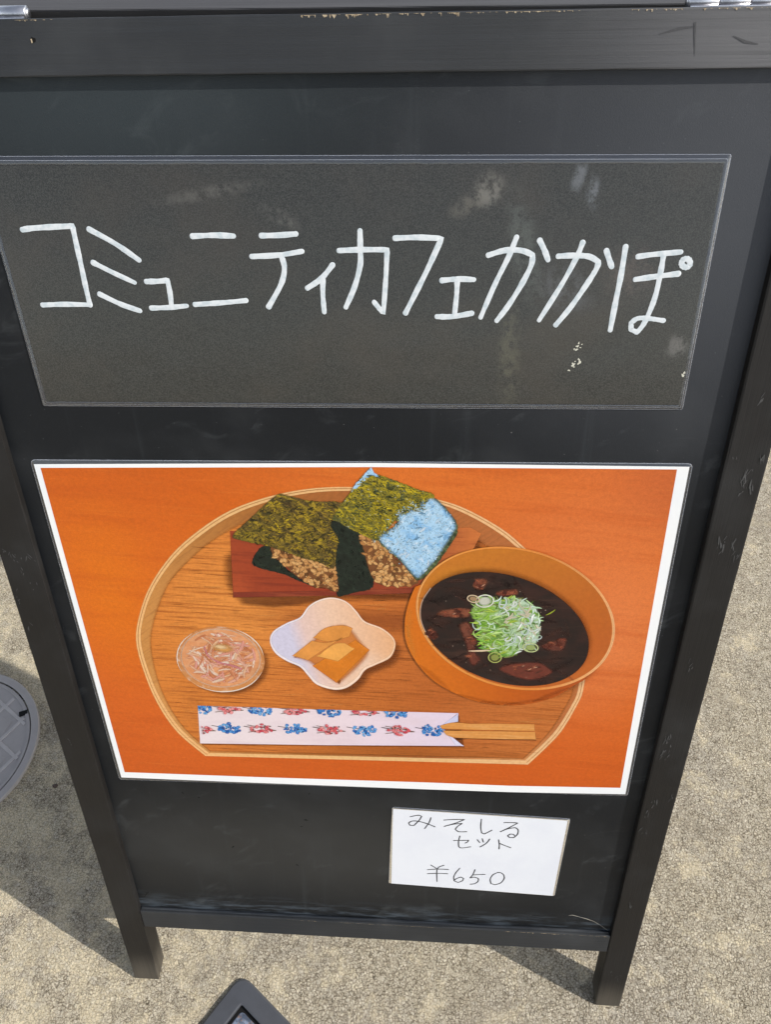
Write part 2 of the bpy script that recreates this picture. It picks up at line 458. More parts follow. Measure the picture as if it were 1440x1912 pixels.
def film_mat(name, haze, rough, haze_rgb):
    """clear laminating film: see-through with a gloss and a little milkiness"""
    t = NT(name); v = t.coord(1000.0)
    tr = t.node('ShaderNodeBsdfTransparent')
    gl = t.node('ShaderNodeBsdfGlossy', {'Roughness': rough, 'Color': (1, 1, 1, 1)})
    df = t.node('ShaderNodeBsdfDiffuse', {'Color': haze_rgb})
    nb = t.bump(t.noise(v, (0.02, 0.05, 0.05), 3.0), 0.25, 0.003)
    t.l.new(nb, gl.inputs['Normal'])
    fr = t.node('ShaderNodeFresnel', {'IOR': 1.5}); t.l.new(nb, fr.inputs['Normal'])
    m1 = t.node('ShaderNodeMixShader', {0: t.math('MULTIPLY_ADD', t.noise(v, (0.06, 0.3, 0.3), 3.0), haze*0.6, haze*0.7)})
    t.l.new(tr.outputs[0], m1.inputs[1]); t.l.new(df.outputs[0], m1.inputs[2])
    m2 = t.node('ShaderNodeMixShader', {0: t.math('MULTIPLY', fr.outputs[0], 1.6)})
    t.l.new(m1.outputs[0], m2.inputs[1]); t.l.new(gl.outputs[0], m2.inputs[2])
    t.l.new(m2.outputs[0], t.out.inputs['Surface'])
    return t.m

M_conc = concrete_mat()
M_railx = black_paint('black_paint_crosswise', S(22, 25, 29), 'x', 0.62, 0.2, 0.5, [((225, 830), (150, 60), S(84, 84, 87), .8)])  # right-end spot paints sun glare into the rail colour
M_stile = black_paint('black_paint_upright', S(16, 14, 13), 'y', 0.58, 0.12, 0.28, [((-238, 0), (40, 55), S(92, 86, 76), .55), ((239, 0), (40, 50), S(92, 86, 76), .5)])
M_railsky = black_paint('black_paint_skylit', S(62, 62, 64), 'x', 0.55, 0.3)  # paler copy: sky light on the rear top rail put into the paint
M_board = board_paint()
M_steel = plain('worn_zinc_steel', S(196, 196, 200), 0.30, 0.5, 1.0, 0.4, 0.35, 0.15)
M_wood = plain('bare_pine_wood', S(160, 146, 124), 0.75, 0.3, 0, 0.6, 0.9, 0.4, S(110, 96, 76))
M_scuff = plain('scuffed_paint', S(64, 64, 64), 0.7, 0.3, 0, 0.5, 0.6, 0.4, S(50, 50, 50))
M_dent = plain('dent_dark_wood', S(14, 13, 12), 0.8, 0.2)
M_film = film_mat('clear_film', 0.07, 0.10, S(130, 136, 152))
M_filmedge = film_mat('clear_film_cut_edge', 0.34, 0.15, S(176, 182, 194))
M_paper = print_mat('white_paper', S(255, 255, 255), layers=[('noise', (0.01, 0.012, 0.01), 3, 0.4, 0.7, S(244, 249, 255), 0.7, 0)], coat=0.3, mottle=.12)
M_coverplastic = plain('grey_moulded_plastic', S(146, 142, 140), 0.6, 0.2, 0, 0.05, 0.25, 0.3, S(124, 121, 119))
M_coverrib = plain('grey_moulded_plastic_worn', S(160, 156, 154), 0.6, 0.2, 0, 0.05, 0.25, 0.3)
M_blackplastic = plain('black_moulded_plastic', S(62, 64, 69), 0.42, 0.5, 0, 0.08, 0.3, 0.2, S(48, 49, 52))
M_dark = plain('dark_gap', S(10, 10, 11), 0.8, 0.2)

# ------------------------------------------------------------------ ground: one sheet to the horizon with real relief near the board
def grid_lines(lo, hi, step, far):
    a = list(np.arange(lo, hi+1e-6, step)); x, d = hi, step
    while x < far: d *= 1.5; x += d; a.append(x)
    x, d = lo, step; b = []
    while x > -far: d *= 1.5; x -= d; b.append(x)
    return np.array(b[::-1]+a)
def value_noise(X, Y, cell, seed):
    rs = np.random.RandomState(seed); T = rs.rand(256, 256)
    x, y = X/cell, Y/cell; xi, yi = np.floor(x).astype(int), np.floor(y).astype(int)
    fx, fy = x-xi, y-yi; fx = fx*fx*(3-2*fx); fy = fy*fy*(3-2*fy)
    g = lambda i, j: T[i & 255, j & 255]
    return (g(xi, yi)*(1-fx)+g(xi+1, yi)*fx)*(1-fy)+(g(xi, yi+1)*(1-fx)+g(xi+1, yi+1)*fx)*fy
gx = grid_lines(-0.75, 0.72, 0.0028, 90.0); gy = grid_lines(-0.10, 0.95, 0.0028, 90.0)
GX, GY = np.meshgrid(gx, gy, indexing='xy')
relief = (value_noise(GX, GY, 0.0060, 1)-0.5)*0.0008+(value_noise(GX, GY, 0.013, 2)-0.5)*0.0008+(value_noise(GX, GY, 0.045, 3)-0.5)*0.0012
near = np.clip((0.9-np.abs(GX))/0.12, 0, 1)*np.clip((1.1-np.abs(GY-0.2))/0.12, 0, 1)
GZ = relief*near-0.0009
nx, ny = len(gx), len(gy)
me = bpy.data.meshes.new('ground')
me.vertices.add(nx*ny); me.vertices.foreach_set('co', np.stack([GX, GY, GZ], 2).astype(np.float32).ravel())
ii = (np.arange(ny-1)[:, None]*nx+np.arange(nx-1)[None, :]).ravel()
quads = np.stack([ii, ii+1, ii+1+nx, ii+nx], 1).astype(np.int32)
me.loops.add(quads.size); me.loops.foreach_set('vertex_index', quads.ravel())
me.polygons.add(len(quads)); me.polygons.foreach_set('loop_start', np.arange(0, quads.size, 4, dtype=np.int32))
me.polygons.foreach_set('use_smooth', np.ones(len(quads), dtype=bool))
me.update(calc_edges=True); me.validate()
me.materials.append(M_conc)
ground = bpy.data.objects.new('ground', me); COL.objects.link(ground)
tag(ground, 'rough washed concrete paving with pale cement skin and exposed grit', kind='structure')

# ------------------------------------------------------------------ the folding A-frame board
board = board_empty('a_frame_board')
tag(board, 'black wooden folding A-frame pavement board standing on rough concrete', 'sandwich board')

def loc(x, y, z): return Vector((x/1000, (y+455)/1000, (z-4.6)/1000))
BW = board.matrix_world = Matrix.Translation(board.location) @ Matrix.Rotation(math.pi/2-LEAN, 4, 'X')
MIRROR_Y = 0.3090
def rear(p):
    """same point of the rear frame: mirrored about the upright plane through the hinges, a touch higher at its left end"""
    w = BW @ p; w.y = 2*MIRROR_Y-w.y
    w.z += (0.0024-0.006*w.x)*max(0.0, min(1.0, w.z/0.75))
    return BW.inverted() @ w
T20 = math.tan(LEAN)

def block(name, x0, x1, y0, y1, z0, z1, mat, foot=False, back=False, bev=0.9, wob=0.0, seed=0, cuts=0):
    """timber with rounded arrises, in board mm; foot = bottom sawn level with the ground"""
    bm = bmesh.new(); vs = []
    for z in (z0, z1):
        for x, y in ((x0, y0), (x1, y0), (x1, y1), (x0, y1)):
            yy = y+(4.6-z)*T20 if (foot and y == y0) else y
            vs.append(bm.verts.new(loc(x, yy, z)))
    for f in ((3, 2, 1, 0), (4, 5, 6, 7), (0, 1, 5, 4), (1, 2, 6, 5), (2, 3, 7, 6), (3, 0, 4, 7)): bm.faces.new([vs[i] for i in f])
    if cuts:
        ax = 0 if (x1-x0) > (y1-y0) else 1
        ed = [e for e in bm.edges if abs((e.verts[0].co-e.verts[1].co)[ax])*1000 > 0.8*max(x1-x0, y1-y0)]
        bmesh.ops.subdivide_edges(bm, edges=ed, cuts=cuts, use_grid_fill=True)
    bmesh.ops.bevel(bm, geom=[e for e in bm.edges if e.calc_face_angle(0) > 0.5], offset=bev/1000, segments=2, profile=0.6, affect='EDGES')
    if wob:
        rr = random.Random(seed)
        for v in bm.verts: v.co += Vector((rr.uniform(-wob, wob), rr.uniform(-wob, wob), rr.uniform(-wob, wob)))/1000
    if back:
        for v in bm.verts: v.co = rear(v.co)
        bmesh.ops.reverse_faces(bm, faces=bm.faces[:])
    return bm_obj(name, bm, mat, board)

XL0, XL1, XR0, XR1 = -250.9, -224.9, 226.25, 251.6
for bk in (False, True):
    pre = 'rear_' if bk else ''
    block(pre+'stile', XL0, XL1, -455, 388.3, -15.4, 4.6, M_stile, True, bk, wob=.12, seed=1, cuts=24)
    block(pre+'stile', XR0, XR1, -455, 388.3, -15.4, 4.6, M_stile, True, bk, bev=1.4, wob=.12, seed=2, cuts=24)
    block(pre+'top_rail', XL1-.05, XR0+.05, 363.4, 387.9, -14.8, 4.0, M_railsky if bk else M_railx, False, bk, 0.8, .08, 3, 24)
    block(pre+'bottom_rail', XL1-.05, XR0+.05, -361.9, -336.4, -24.0, 4.0, M_railx, False, bk, 1.0, .10, 4, 24)  # hidden back depth extended to block sun passing under the rail
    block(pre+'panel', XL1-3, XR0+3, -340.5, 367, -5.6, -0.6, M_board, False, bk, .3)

# a worn quarter bead where the panel meets the bottom rail
M_bead = black_paint('black_paint_bead', S(26, 30, 36), 'x', 0.40, 0.4)
block('ledge_bead', XL1+.3, XR0-.3, -338.5, -334.4, -0.7, 1.8, M_bead, bev=1.4, wob=.15, seed=9, cuts=30)

# bare wood where the paint has chipped from the arrises
def chips(name, spans, y_of, z, n_seed, parent=board, mat=M_wood):
    rr = random.Random(n_seed); V, F = [], []
    for x0, x1, h in spans:
        x = x0
        while x < x1:
            w = rr.uniform(.25, 1.3)*(2.2 if rr.random() < .12 else 1); top = y_of(x); i0 = len(V); k = h*rr.random()**2.2+.12
            P = [(x, top), (x+w, top), (x+w*rr.uniform(.7, 1), top-k*rr.uniform(.3, 1)), (x+w*rr.uniform(.3, .6), top-k), (x+w*rr.uniform(0, .25), top-k*rr.uniform(.2, .8))]
            V += [loc(a, b, z) for a, b in P]; F.append([i0+4, i0+3, i0+2, i0+1, i0]); x += w*rr.uniform(.7, 1.25)+(rr.uniform(.5, 4) if rr.random() < .16 else 0)
    o = mesh_obj(name, V, F, mat, parent); o['kind'] = 'stuff'; return o
chips('chipped_edge', [(-18, 58, 1.7), (60, 112, .7), (136, 160, 1.3), (168, 200, 1.2), (-158, -140, .6)], lambda x: 387.3, 4.12, 5)
chips('chipped_edge', [(128, 223, 1.1), (-80, -52, .7), (-30, 60, .4)], lambda x: -337.0, 4.12, 6)

def marks(name, items, z, mat, parent=board):
    """scratches and dents with their own ragged shapes, a hair proud of the paint"""
    V, F = [], []
    for k, P in enumerate(items):
        i0 = len(V); V += [loc(p[0], p[1], z+0.004*k) for p in P]
        ar = sum(P[i][0]*P[(i+1) % len(P)][1]-P[(i+1) % len(P)][0]*P[i][1] for i in range(len(P)))
        f = list(range(i0, i0+len(P))); F.append(f if ar > 0 else f[::-1])
    return mesh_obj(name, V, F, mat, parent)

# outlines measured in millimetres on the board (origin at the centre of the menu photo)
NAME=[[[(-180.9,290.6), (-174.9,291.4), (-162.6,292.1), (-151.9,292.5), (-151.8,283.9), (-151.6,271.6), (-151.5,259), (-151.2,249.4)],[(-179.5,249.1), (-166.3,249.6), (-151.2,249.4)]],[[(-142.8,290.8), (-129.5,283.2), (-117.7,274.5)],[(-144.2,273), (-134.1,267.7), (-122.4,262.1)],[(-144.1,255.5), (-132.9,249.9), (-122.2,246.1)]],[[(-115.5,262.7), (-108.6,262.9), (-103.2,263.4), (-102.8,256.9), (-103.1,248.7)],[(-115.1,247.7), (-104.8,248.1), (-94.1,249.1)]],[[(-85.4,287.2), (-73.1,287.7), (-62.5,287.3)],[(-89.2,249.9), (-73.1,251), (-59.3,252.3)]],[[(-47.1,287.5), (-37.6,287.7), (-28,288.4)],[(-53.5,276.5), (-38.4,277.3), (-25.2,279.3)],[(-37,277.1), (-35.7,270.5), (-38.2,261.7), (-46.4,248.9)]],[[(-23.5,259.4), (-15.3,264.7), (-8.7,272)],[(-14.4,265), (-14.9,255.8), (-14.6,246)]],[[(7.1,289.9), (7,280.5), (6.7,272), (3.3,260.4), (-2.1,248.8)],[(-4.8,279.7), (7.6,280.2), (21.7,280.2), (20.8,264.8), (19.2,245.4), (14.1,251.8)]],[[(26.1,286.2), (38.2,286.6), (51.2,286.1), (44.3,270.7), (37.1,256.1), (31.9,245.8)]],[[(52.1,263.9), (60.7,264.7), (69.5,264.4)],[(60.4,264.4), (60.4,256.2), (59.6,244.5)],[(49.7,243.8), (58.4,243.9), (69.2,245.8)]],[[(76.8,277.4), (86,280), (94.7,279.8), (100.6,277.6), (100.3,272.2), (96.1,262.2), (89.6,250.4), (83.6,241.7)],[(91.3,286.7), (87.7,276.4), (81.4,262.1), (74.4,243.5)],[(103.8,285), (106.8,279.9), (109.1,275)]],[[(114.4,276.9), (122.1,277.3), (130.7,276.8), (136.3,274), (135.2,269.5), (129.9,259.4), (123.8,249.1), (116.9,239.5)],[(126.6,283.9), (124.3,276.5), (118,262.3), (107.3,242.1)],[(139.7,279.8), (141.5,275.8), (143.6,271.5)]],[[(149.5,281.8), (149.2,266.7), (148.4,253.6), (147.6,236.8)],[(156.8,276.8), (164.5,277.9), (178.9,279.2)],[(157.2,264.8), (166.4,266.2), (179.5,267.9)],[(170.1,278.2), (170.1,269.6), (169.5,256.7), (167.5,246.4), (165.2,239.6), (162.6,235.7), (159.1,237.2), (158.5,241), (162.1,243.6), (168.7,243.4), (176,242.4)],[(184.8,273.5), (184.8,272.7), (184.5,271.9), (183.8,271.5), (183,271.3), (182.1,271.5), (181.3,271.9), (180.7,272.7), (180.3,273.5), (180.4,274.4), (180.7,275.1), (181.4,275.6), (182.2,275.7), (183.1,275.6), (183.9,275.1), (184.5,274.4), (184.8,273.5)]]]
CARD=[[[(37.4,-184.8), (44,-182.6), (47,-183.7), (44.7,-189.3), (40.4,-196.2), (36.9,-195.9), (35.9,-193.1), (39.1,-190.3), (45.3,-190.6), (52.9,-193.5), (58.5,-196.5)],[(54.9,-184.9), (53.4,-191.5), (49.8,-199.4)]],[[(66.1,-187.3), (73.7,-186), (83.6,-185.3), (76.3,-190.3), (66.3,-195.6), (73.9,-192.2), (81.8,-190.5), (78,-194.6), (76.1,-198.5), (79.2,-201.5), (85.9,-201)]],[[(97.7,-184), (97.7,-194.1), (98.9,-201.7), (101.1,-203), (104,-200.7), (107.3,-197.6)]],[[(117.1,-187.1), (122.8,-186.6), (128.7,-186.7), (122,-193), (114.5,-199.2), (120.9,-194.8), (126.9,-192.8), (129.6,-195.7), (129.4,-201.4), (126.7,-206), (123,-206.1), (121.2,-203.9), (123.3,-201.5), (126,-201.8), (127.5,-203.8)]],[[(75.3,-213.6), (82.2,-212.9), (88.2,-212.3), (87.3,-214.5), (85.5,-216.2)],[(80.4,-207.2), (79.5,-214.7), (80,-221.5), (82.6,-223.1), (90.3,-220.9)]],[[(95.6,-211.1), (97.9,-214.7)],[(99.8,-209.3), (101,-213.9)],[(106.2,-209.4), (103.6,-215.2), (98.5,-220.5)]],[[(113.9,-209.8), (114.9,-216), (115.1,-221.9)],[(114.8,-214.4), (120,-217.2), (125,-219.6)]],[[(56.2,-248.9), (62,-254)],[(67.6,-248.4), (62,-254), (62.2,-272.1)],[(53.3,-255.7), (61.8,-254.2), (71.9,-253.9)],[(53.4,-261.4), (61.9,-260.3), (71.3,-260)]],[[(82,-251.4), (78.8,-258.1), (77.1,-264.5), (77.9,-270.2), (81.3,-272), (85.1,-269.2), (86,-265.7), (83.6,-264), (79.8,-266.4), (77.6,-269.3)]],[[(95.7,-252.4), (94,-260), (91.6,-264.8), (95.9,-263.2), (99.4,-265.1), (99.1,-269.1), (96.4,-272.5), (92.5,-273.7)],[(94.1,-260.2), (99.6,-259), (105,-258.5)]],[[(116.2,-254.7), (111.9,-258.6), (110,-265.1), (111,-271.3), (114.7,-272.7), (119.7,-269.5), (122.3,-263), (121.5,-257.9), (118.8,-255), (115.7,-255)]]]
PRINT={'pouch':[(-213.1,148.5), (12.7,153.3), (209.4,154), (214.7,-147.9), (7.4,-152.6), (-211.7,-154.4)],'paper':[(-211.1,145.4), (12.7,150.7), (207.5,151.9), (212.4,-145.5), (118,-148.9), (52,-149.8), (-82.9,-150.7), (-209.2,-151.3)],'picture':[(-207.2,142.8), (12.6,147.8), (200.3,149.9), (207.3,-138.1), (117.5,-141.2), (51.8,-141.4), (-82.3,-143.5), (-205,-144.5)],'tray_out':[(-132.5,-121.2), (-152.3,-94.7), (-163.8,-63), (-169,-28.8), (-169.3,0), (-161.9,25.3), (-149.5,51.1), (-129.9,77.6), (-108.2,97.7), (-84.3,114.1), (-58.1,124.9), (-31.2,131.4), (-5,133.4), (26.2,131.9), (52.1,125.8), (67.8,120.7), (83.8,112.2), (98.4,102.4), (110.5,91.4), (131.1,71), (148.3,46), (159.3,18.1), (164.2,-6.5), (165.3,-35), (162.1,-51.4), (154,-77.1), (143.6,-96.4), (131.4,-115.8)],'tray_wall':[(-128.9,-117.3), (-148.3,-91.5), (-159.9,-60), (-165.1,-27.6), (-165.6,0.2), (-158.9,24), (-146.7,49.3), (-127.6,75), (-106.1,94.7), (-82.5,110.9), (-57,121.7), (-30.7,128.3), (-5.1,130.5), (25.5,129.2), (51.2,123.1), (66.9,117.4), (82.6,108.9), (96.9,99), (108.2,88.8), (128.5,68.3), (145.2,44), (155.7,17), (160.4,-6.6), (161.4,-35.2), (158.1,-51.1), (149.8,-75.6), (140,-93.6), (128.5,-111.1)],'tray_floor':[(-128.3,-116.6), (-147.3,-90.2), (-157.9,-58.2), (-161.1,-26.3), (-159.1,2), (-150.2,28.2), (-137.5,53.3), (-122.5,71.1), (-101.9,90.1), (-79.6,104.3), (-55.4,115.7), (-30.1,121.5), (-5.3,123.7), (24.4,121.6), (47.2,114.1), (64.9,105.6), (84.9,93.7), (101.6,82.2), (120.9,65.4), (139.6,41.5), (151.6,16.8), (157.3,-6.8), (159.1,-35.3), (156,-50.6), (148,-74.6), (139.1,-92.5), (128,-110.5)],'plate':[(-86.7,98), (28.6,101.8), (75.2,105.2), (82.7,100.4), (78.4,88.6), (54.4,57.4), (41.6,50.3), (-10.7,46.9), (-90.8,42)],'plate_edge':[(-90.2,46.9), (-10.5,51.2), (39,54.9), (41.6,50.3), (-10.7,46.4), (-90.8,41.8)],'nori_front':[(-85.5,94.3), (-70.6,109.3), (-52.8,126.4), (-46.6,127), (-29.8,122.7), (-9,121.8), (-15.7,109.3), (-17.2,103.5), (-12.7,93.4), (-14.4,82.9), (-16.9,69.1), (-27.6,74.2), (-39,77.3), (-60.1,85.8), (-78.9,90)],'rice_front':[(-60.1,86.4), (-47.7,81.2), (-38.9,77.9), (-27.5,74.9), (-16.9,69.9), (-14.1,51.6), (-18.4,49.3), (-23.5,52.4), (-31.4,53.5), (-38.9,59), (-45.1,63.5), (-52.3,71.9), (-57.7,77.1)],'nori_under':[(-74.3,72), (-67.9,84.4), (-60,86.8), (-55.7,77.1), (-45.1,63.5), (-31.3,54.5), (-23.5,52.4), (-30.1,52.6), (-42.9,58.1), (-52.9,63.3), (-67,67.2)],'nori_side':[(-17.2,103.5), (-8.5,104.9), (0.1,101.8), (3.8,97.5), (7.1,77.5), (8.6,57.4), (-2.6,52.6), (-10.6,49.6), (-15.1,50.6), (-15.5,70.7), (-12.9,93.4)],'nori_gap':[(-26.4,95.9), (-9.5,110.8), (6.3,101.2), (8.5,83.6), (2.9,65.1), (-15.3,61.4), (-22.3,76.6)],'nori_back':[(3.7,140.1), (10.9,143.2), (23.9,139.2), (38.2,133.1), (50.2,128.3), (44.4,117.8), (28.7,111.8), (20,101.6), (13.7,93.4), (2.5,98.2), (-10.9,106.2), (-15.7,109.3), (-10.4,119.3), (-2.6,130.5)],'nori_tip':[(3,139.4), (9.8,147.9), (12.3,145), (15.4,140.6), (9.7,141.3), (4.8,136.1), (1,132), (-3.3,129.8), (-0.7,135.3)],'nori_shine':[(26.8,114.6), (35.9,118.3), (40.7,122.6), (49.1,127.3), (55.2,123.6), (63.9,112.7), (66.6,105.7), (64.4,99.1), (53.8,78.9), (45.2,66.4), (40.8,62.4), (36.3,66.1), (27.4,78.1), (13.4,93.4), (20,101.6), (26.2,106)],'nori_edge':[(66,106.4), (67,102.8), (65.5,96.3), (52.7,72.8), (42.7,61.4), (38.2,63.9), (45.1,72.6), (56.1,87.9)],'rice_back':[(1.9,98.2), (13.7,93.4), (27.4,77.3), (40.8,62.4), (39.6,57.6), (28.6,55.7), (15.7,56.4), (8.7,63.7), (4,83.4)],'bowl_out':[(38.4,55.1), (34,40.8), (31.7,24.7), (32.9,6.8), (40.2,-11.5), (52.6,-28.6), (69,-40.9), (87.8,-49.2), (106.5,-51.8), (124.9,-49.9), (143.7,-42.3), (156.9,-30.2), (167.2,-17), (159.7,16.4), (115.9,57.6), (70.7,69.8), (48.5,60.9), (40.5,57.2)],'bowl_rim':[(95.3,91.2), (105.6,90.7), (116.1,88.9), (126.4,85.7), (136.4,81.2), (145.9,75.5), (154.6,68.8), (162.4,61), (169,52.4), (174.3,43.2), (178.2,33.6), (180.4,23.7), (180.9,13.8), (179.6,4.1), (176.6,-5), (171.8,-13.3), (165.4,-20.6), (157.4,-26.7), (148.1,-31.3), (137.8,-34.4), (126.6,-35.7), (115,-35.3), (103.2,-33.1), (91.7,-29.3), (80.7,-23.9), (70.5,-17.1), (61.5,-9.2), (53.9,-0.3), (47.7,9.2), (43.3,19.2), (40.6,29.3), (39.6,39.2), (40.4,48.8), (42.8,57.7), (46.9,65.9), (52.3,73.2), (59.1,79.3), (66.9,84.3), (75.7,87.9), (85.2,90.2)],'bowl_in':[(95.5,89.6), (105.6,89.1), (115.8,87.3), (125.9,84.1), (135.7,79.7), (144.9,74.2), (153.4,67.6), (161,60), (167.4,51.6), (172.5,42.7), (176.2,33.3), (178.4,23.7), (178.8,14.1), (177.6,4.9), (174.6,-3.9), (169.9,-12), (163.6,-19), (155.8,-24.8), (146.7,-29.2), (136.6,-32.1), (125.8,-33.3), (114.5,-32.8), (103.1,-30.7), (91.8,-26.9), (81.2,-21.6), (71.3,-15), (62.5,-7.3), (55.1,1.3), (49.1,10.5), (44.8,20.2), (42.2,29.9), (41.2,39.5), (42,48.8), (44.4,57.5), (48.3,65.4), (53.6,72.4), (60.2,78.3), (67.9,83.1), (76.4,86.6), (85.7,88.8)],'soup':[(84.2,70.7), (93,70.4), (102.1,68.9), (111.2,66.3), (120.2,62.6), (128.8,57.9), (136.8,52.4), (144.2,46), (150.6,39.1), (156,31.5), (160.1,23.7), (163,15.7), (164.3,7.7), (164.2,0), (162.6,-7.3), (159.4,-13.9), (154.7,-19.7), (148.7,-24.6), (141.5,-28.2), (133.2,-30.6), (124.1,-31.7), (114.5,-31.4), (104.5,-29.7), (94.6,-26.7), (84.9,-22.4), (75.7,-17.1), (67.4,-10.8), (60,-3.7), (53.8,3.9), (48.9,11.9), (45.4,20), (43.4,28), (42.9,35.8), (43.9,43.1), (46.3,49.8), (50,55.8), (55,60.9), (61,64.9), (68,68), (75.8,69.9)],'bits':[[(53.7,32.9), (59.3,38.1), (77.6,39.8), (76.8,30.5), (60.7,30.6)],[(77.8,59.1), (80.9,64.7), (87.5,65.6), (89.5,60.9), (85.9,55), (80.2,55.6)],[(94,51.4), (98.2,56.1), (109.2,57.4), (110.3,51.2), (99.7,49.9)],[(70.1,24.7), (77,27.9), (82.7,17.8), (84.7,-0.3), (88.6,-6.3), (83.6,-14.1), (78.7,-9.9), (75.6,5.5), (71.4,17.3)],[(100.5,-15.5), (109.6,-9.5), (128.4,-6.9), (138.3,-12), (141.5,-17.5), (134.6,-23.2), (124.1,-26.3), (110.6,-22.7)],[(47,17.9), (51,22.1), (56.7,13.8), (53.1,8.8), (48.2,13.1)],[(130.4,9.2), (147.1,15.9), (146.2,3), (132.1,4)],[(94.2,-30.7), (101.3,-28.8), (110,-30.8), (110.2,-33.7), (104.1,-33.5)],[(66.8,-15.1), (74,-12.4), (76.6,-17.8), (73,-19.6)]],'onion':[(80.7,46.7), (86.1,51.1), (98.4,52.2), (109.5,54), (116.5,50.7), (126,44.1), (131.2,31.4), (133,18.3), (129.7,4.6), (120.7,-0), (108.3,-7), (98.8,-7.4), (87.7,-0.2), (82.2,14.8), (79.3,26.5), (74.3,36.5)],'glass':[(-73.3,-19), (-75.9,-27.3), (-80.7,-34.9), (-87.3,-41.4), (-95.4,-46.1), (-104.3,-48.7), (-113.5,-49), (-122.1,-47), (-129.7,-42.9), (-135.6,-36.9), (-139.4,-29.4), (-141,-21.2), (-140.2,-12.7), (-137.1,-4.5), (-132,2.7), (-125.3,8.7), (-117.5,12.9), (-109,15.2), (-100.3,15.5), (-92.1,13.7), (-84.9,9.9), (-79,4.3), (-74.9,-2.6), (-73,-10.6)],'glass_in':[(-75.4,-17.4), (-77.8,-25), (-82.3,-32), (-88.4,-37.9), (-95.9,-42.2), (-104.2,-44.6), (-112.7,-44.9), (-120.8,-43), (-127.8,-39.2), (-133.3,-33.7), (-136.9,-26.9), (-138.4,-19.4), (-137.7,-11.6), (-134.9,-4.1), (-130.2,2.6), (-124,8), (-116.7,11.9), (-108.7,14), (-100.7,14.3), (-93,12.6), (-86.2,9.1), (-80.8,4), (-77,-2.4), (-75.1,-9.7)],'flower':[(-67.8,3.2), (-64.3,12.7), (-53.8,20.8), (-43.6,26.5), (-36.9,36.5), (-28.2,42.7), (-18.5,44.8), (-9.2,41.5), (-2.3,33.3), (3.5,24.5), (15.4,18.9), (23.6,10.7), (25.4,2.2), (21.3,-9.1), (10,-16.8), (2.4,-22.1), (-2.9,-31.5), (-12.1,-40.3), (-22.5,-42.7), (-35.1,-38), (-41,-29.8), (-46.8,-21), (-56.6,-15.6), (-64.8,-7.9)],'flower_in':[(-66.6,3.2), (-63.1,12), (-53.1,19.6), (-42.9,25.3), (-36.1,35.5), (-27.9,41.4), (-18.6,43.5), (-9.6,40.3), (-3,32.2), (2.8,23.3), (14.9,17.6), (22.6,9.9), (24.3,2.5), (20.3,-7.5), (9.1,-15.1), (1.2,-20.2), (-4.1,-29.5), (-13,-38), (-22.4,-40.3), (-34,-35.9), (-39.7,-28.1), (-45.7,-19.3), (-55.6,-13.8), (-63.4,-6.4)],'broth':[(-52.4,-10.6), (-37.6,6), (-27.1,18), (-9.9,21.7), (1.8,6), (7.1,-3.3), (2.5,-14.7), (-14.5,-35.4), (-19.7,-37.3), (-29.5,-29.3), (-40.3,-17.4)],'tofu':[[(-37.9,-19.3), (-4.3,7.6), (6.8,-2), (-19.7,-35.9)],[(-35.6,7.6), (-25.9,17.6), (-12.4,20.6), (-5.2,18.1), (-7.9,9.5), (-14.1,6.9), (-25.3,4.1)],[(-52.4,-10.1), (-36.4,5.5), (-25.3,4.1), (-13.1,8.5), (-40.1,-14.4)],[(-34.2,-10.1), (-20.5,2.7), (-11.8,4.2), (-4.3,-1.4), (-17.5,-14.5)]],'sleeve':[(-131.3,-64.1), (-27.8,-63.4), (73.7,-61.9), (61.1,-76.9), (70,-87.8), (79.6,-97.6), (-29.7,-102.8), (-135,-106.6)],'sleeve_fold':[(73.7,-61.9), (61.1,-75.2), (73.9,-71.2)],'sleeve_fold2':[(61.6,-78), (70,-88.4), (79.6,-97.6), (72.4,-96.9)],'stick1':[(59.5,-75.9), (69.5,-71.7), (83.6,-72.4), (97.6,-71.4), (132.4,-70.4), (133.5,-77.9), (98,-78.9), (61.6,-80)],'stick2':[(61.7,-80.8), (98,-79.5), (133.7,-78.4), (135.3,-87.1), (102.6,-88.3), (70,-88.4)],'blue':[(-108.7,-87.9), (-54.9,-85.9), (0.2,-83.8), (54.5,-81.5), (-128.8,-67), (-81.4,-66.6), (-26.8,-65.3), (26,-64)],'red':[(-82.3,-87.1), (-26.7,-85), (28,-82.6), (-131.9,-90), (-106.6,-66.2), (-53.9,-65.3), (0.7,-63.9)]}
SHEET=[(195.4,326.3), (196.3,189.4), (-194.5,186.2)]
CARDQ=[(21.6,-174.4), (172,-179.2), (169.7,-285.7), (17.7,-279.1)]
CARDW=[(22.5,-176), (169.8,-181.1), (167.7,-284.6), (20.4,-278.4)]
CRACK=[(185.8,-314.3), (189.1,-313.6), (196.8,-316.2), (202,-318.3), (209.8,-321.4), (216.5,-327.5), (225.4,-335.3)]
DENTS=[(-158.7,-168.6), (-145.4,-173.5), (-48.8,-162.6), (-22.6,-157.6), (-58.1,-205.4), (-53.8,-196.5), (-122.7,-237.9), (-65.7,-259.5), (-215.8,-313.5)]
RSCUFF=[(222.2,201.4), (240.4,198.4), (230,156.9), (238.5,147.2), (242.4,148), (239.9,140.5), (246.3,138), (243.1,100.8), (246.4,91.5), (237.9,101.5), (235.7,97.3), (219.5,-15.5), (234.1,-72.3), (233.5,-78), (234.1,-88.4), (234.9,-149.7), (232.4,-162.9), (232.4,-184.4), (245.6,-142.6), (234.1,-95.4), (236.7,-286), (233.9,-397), (242.4,-402.7), (248.1,159), (235.9,-2.1)]
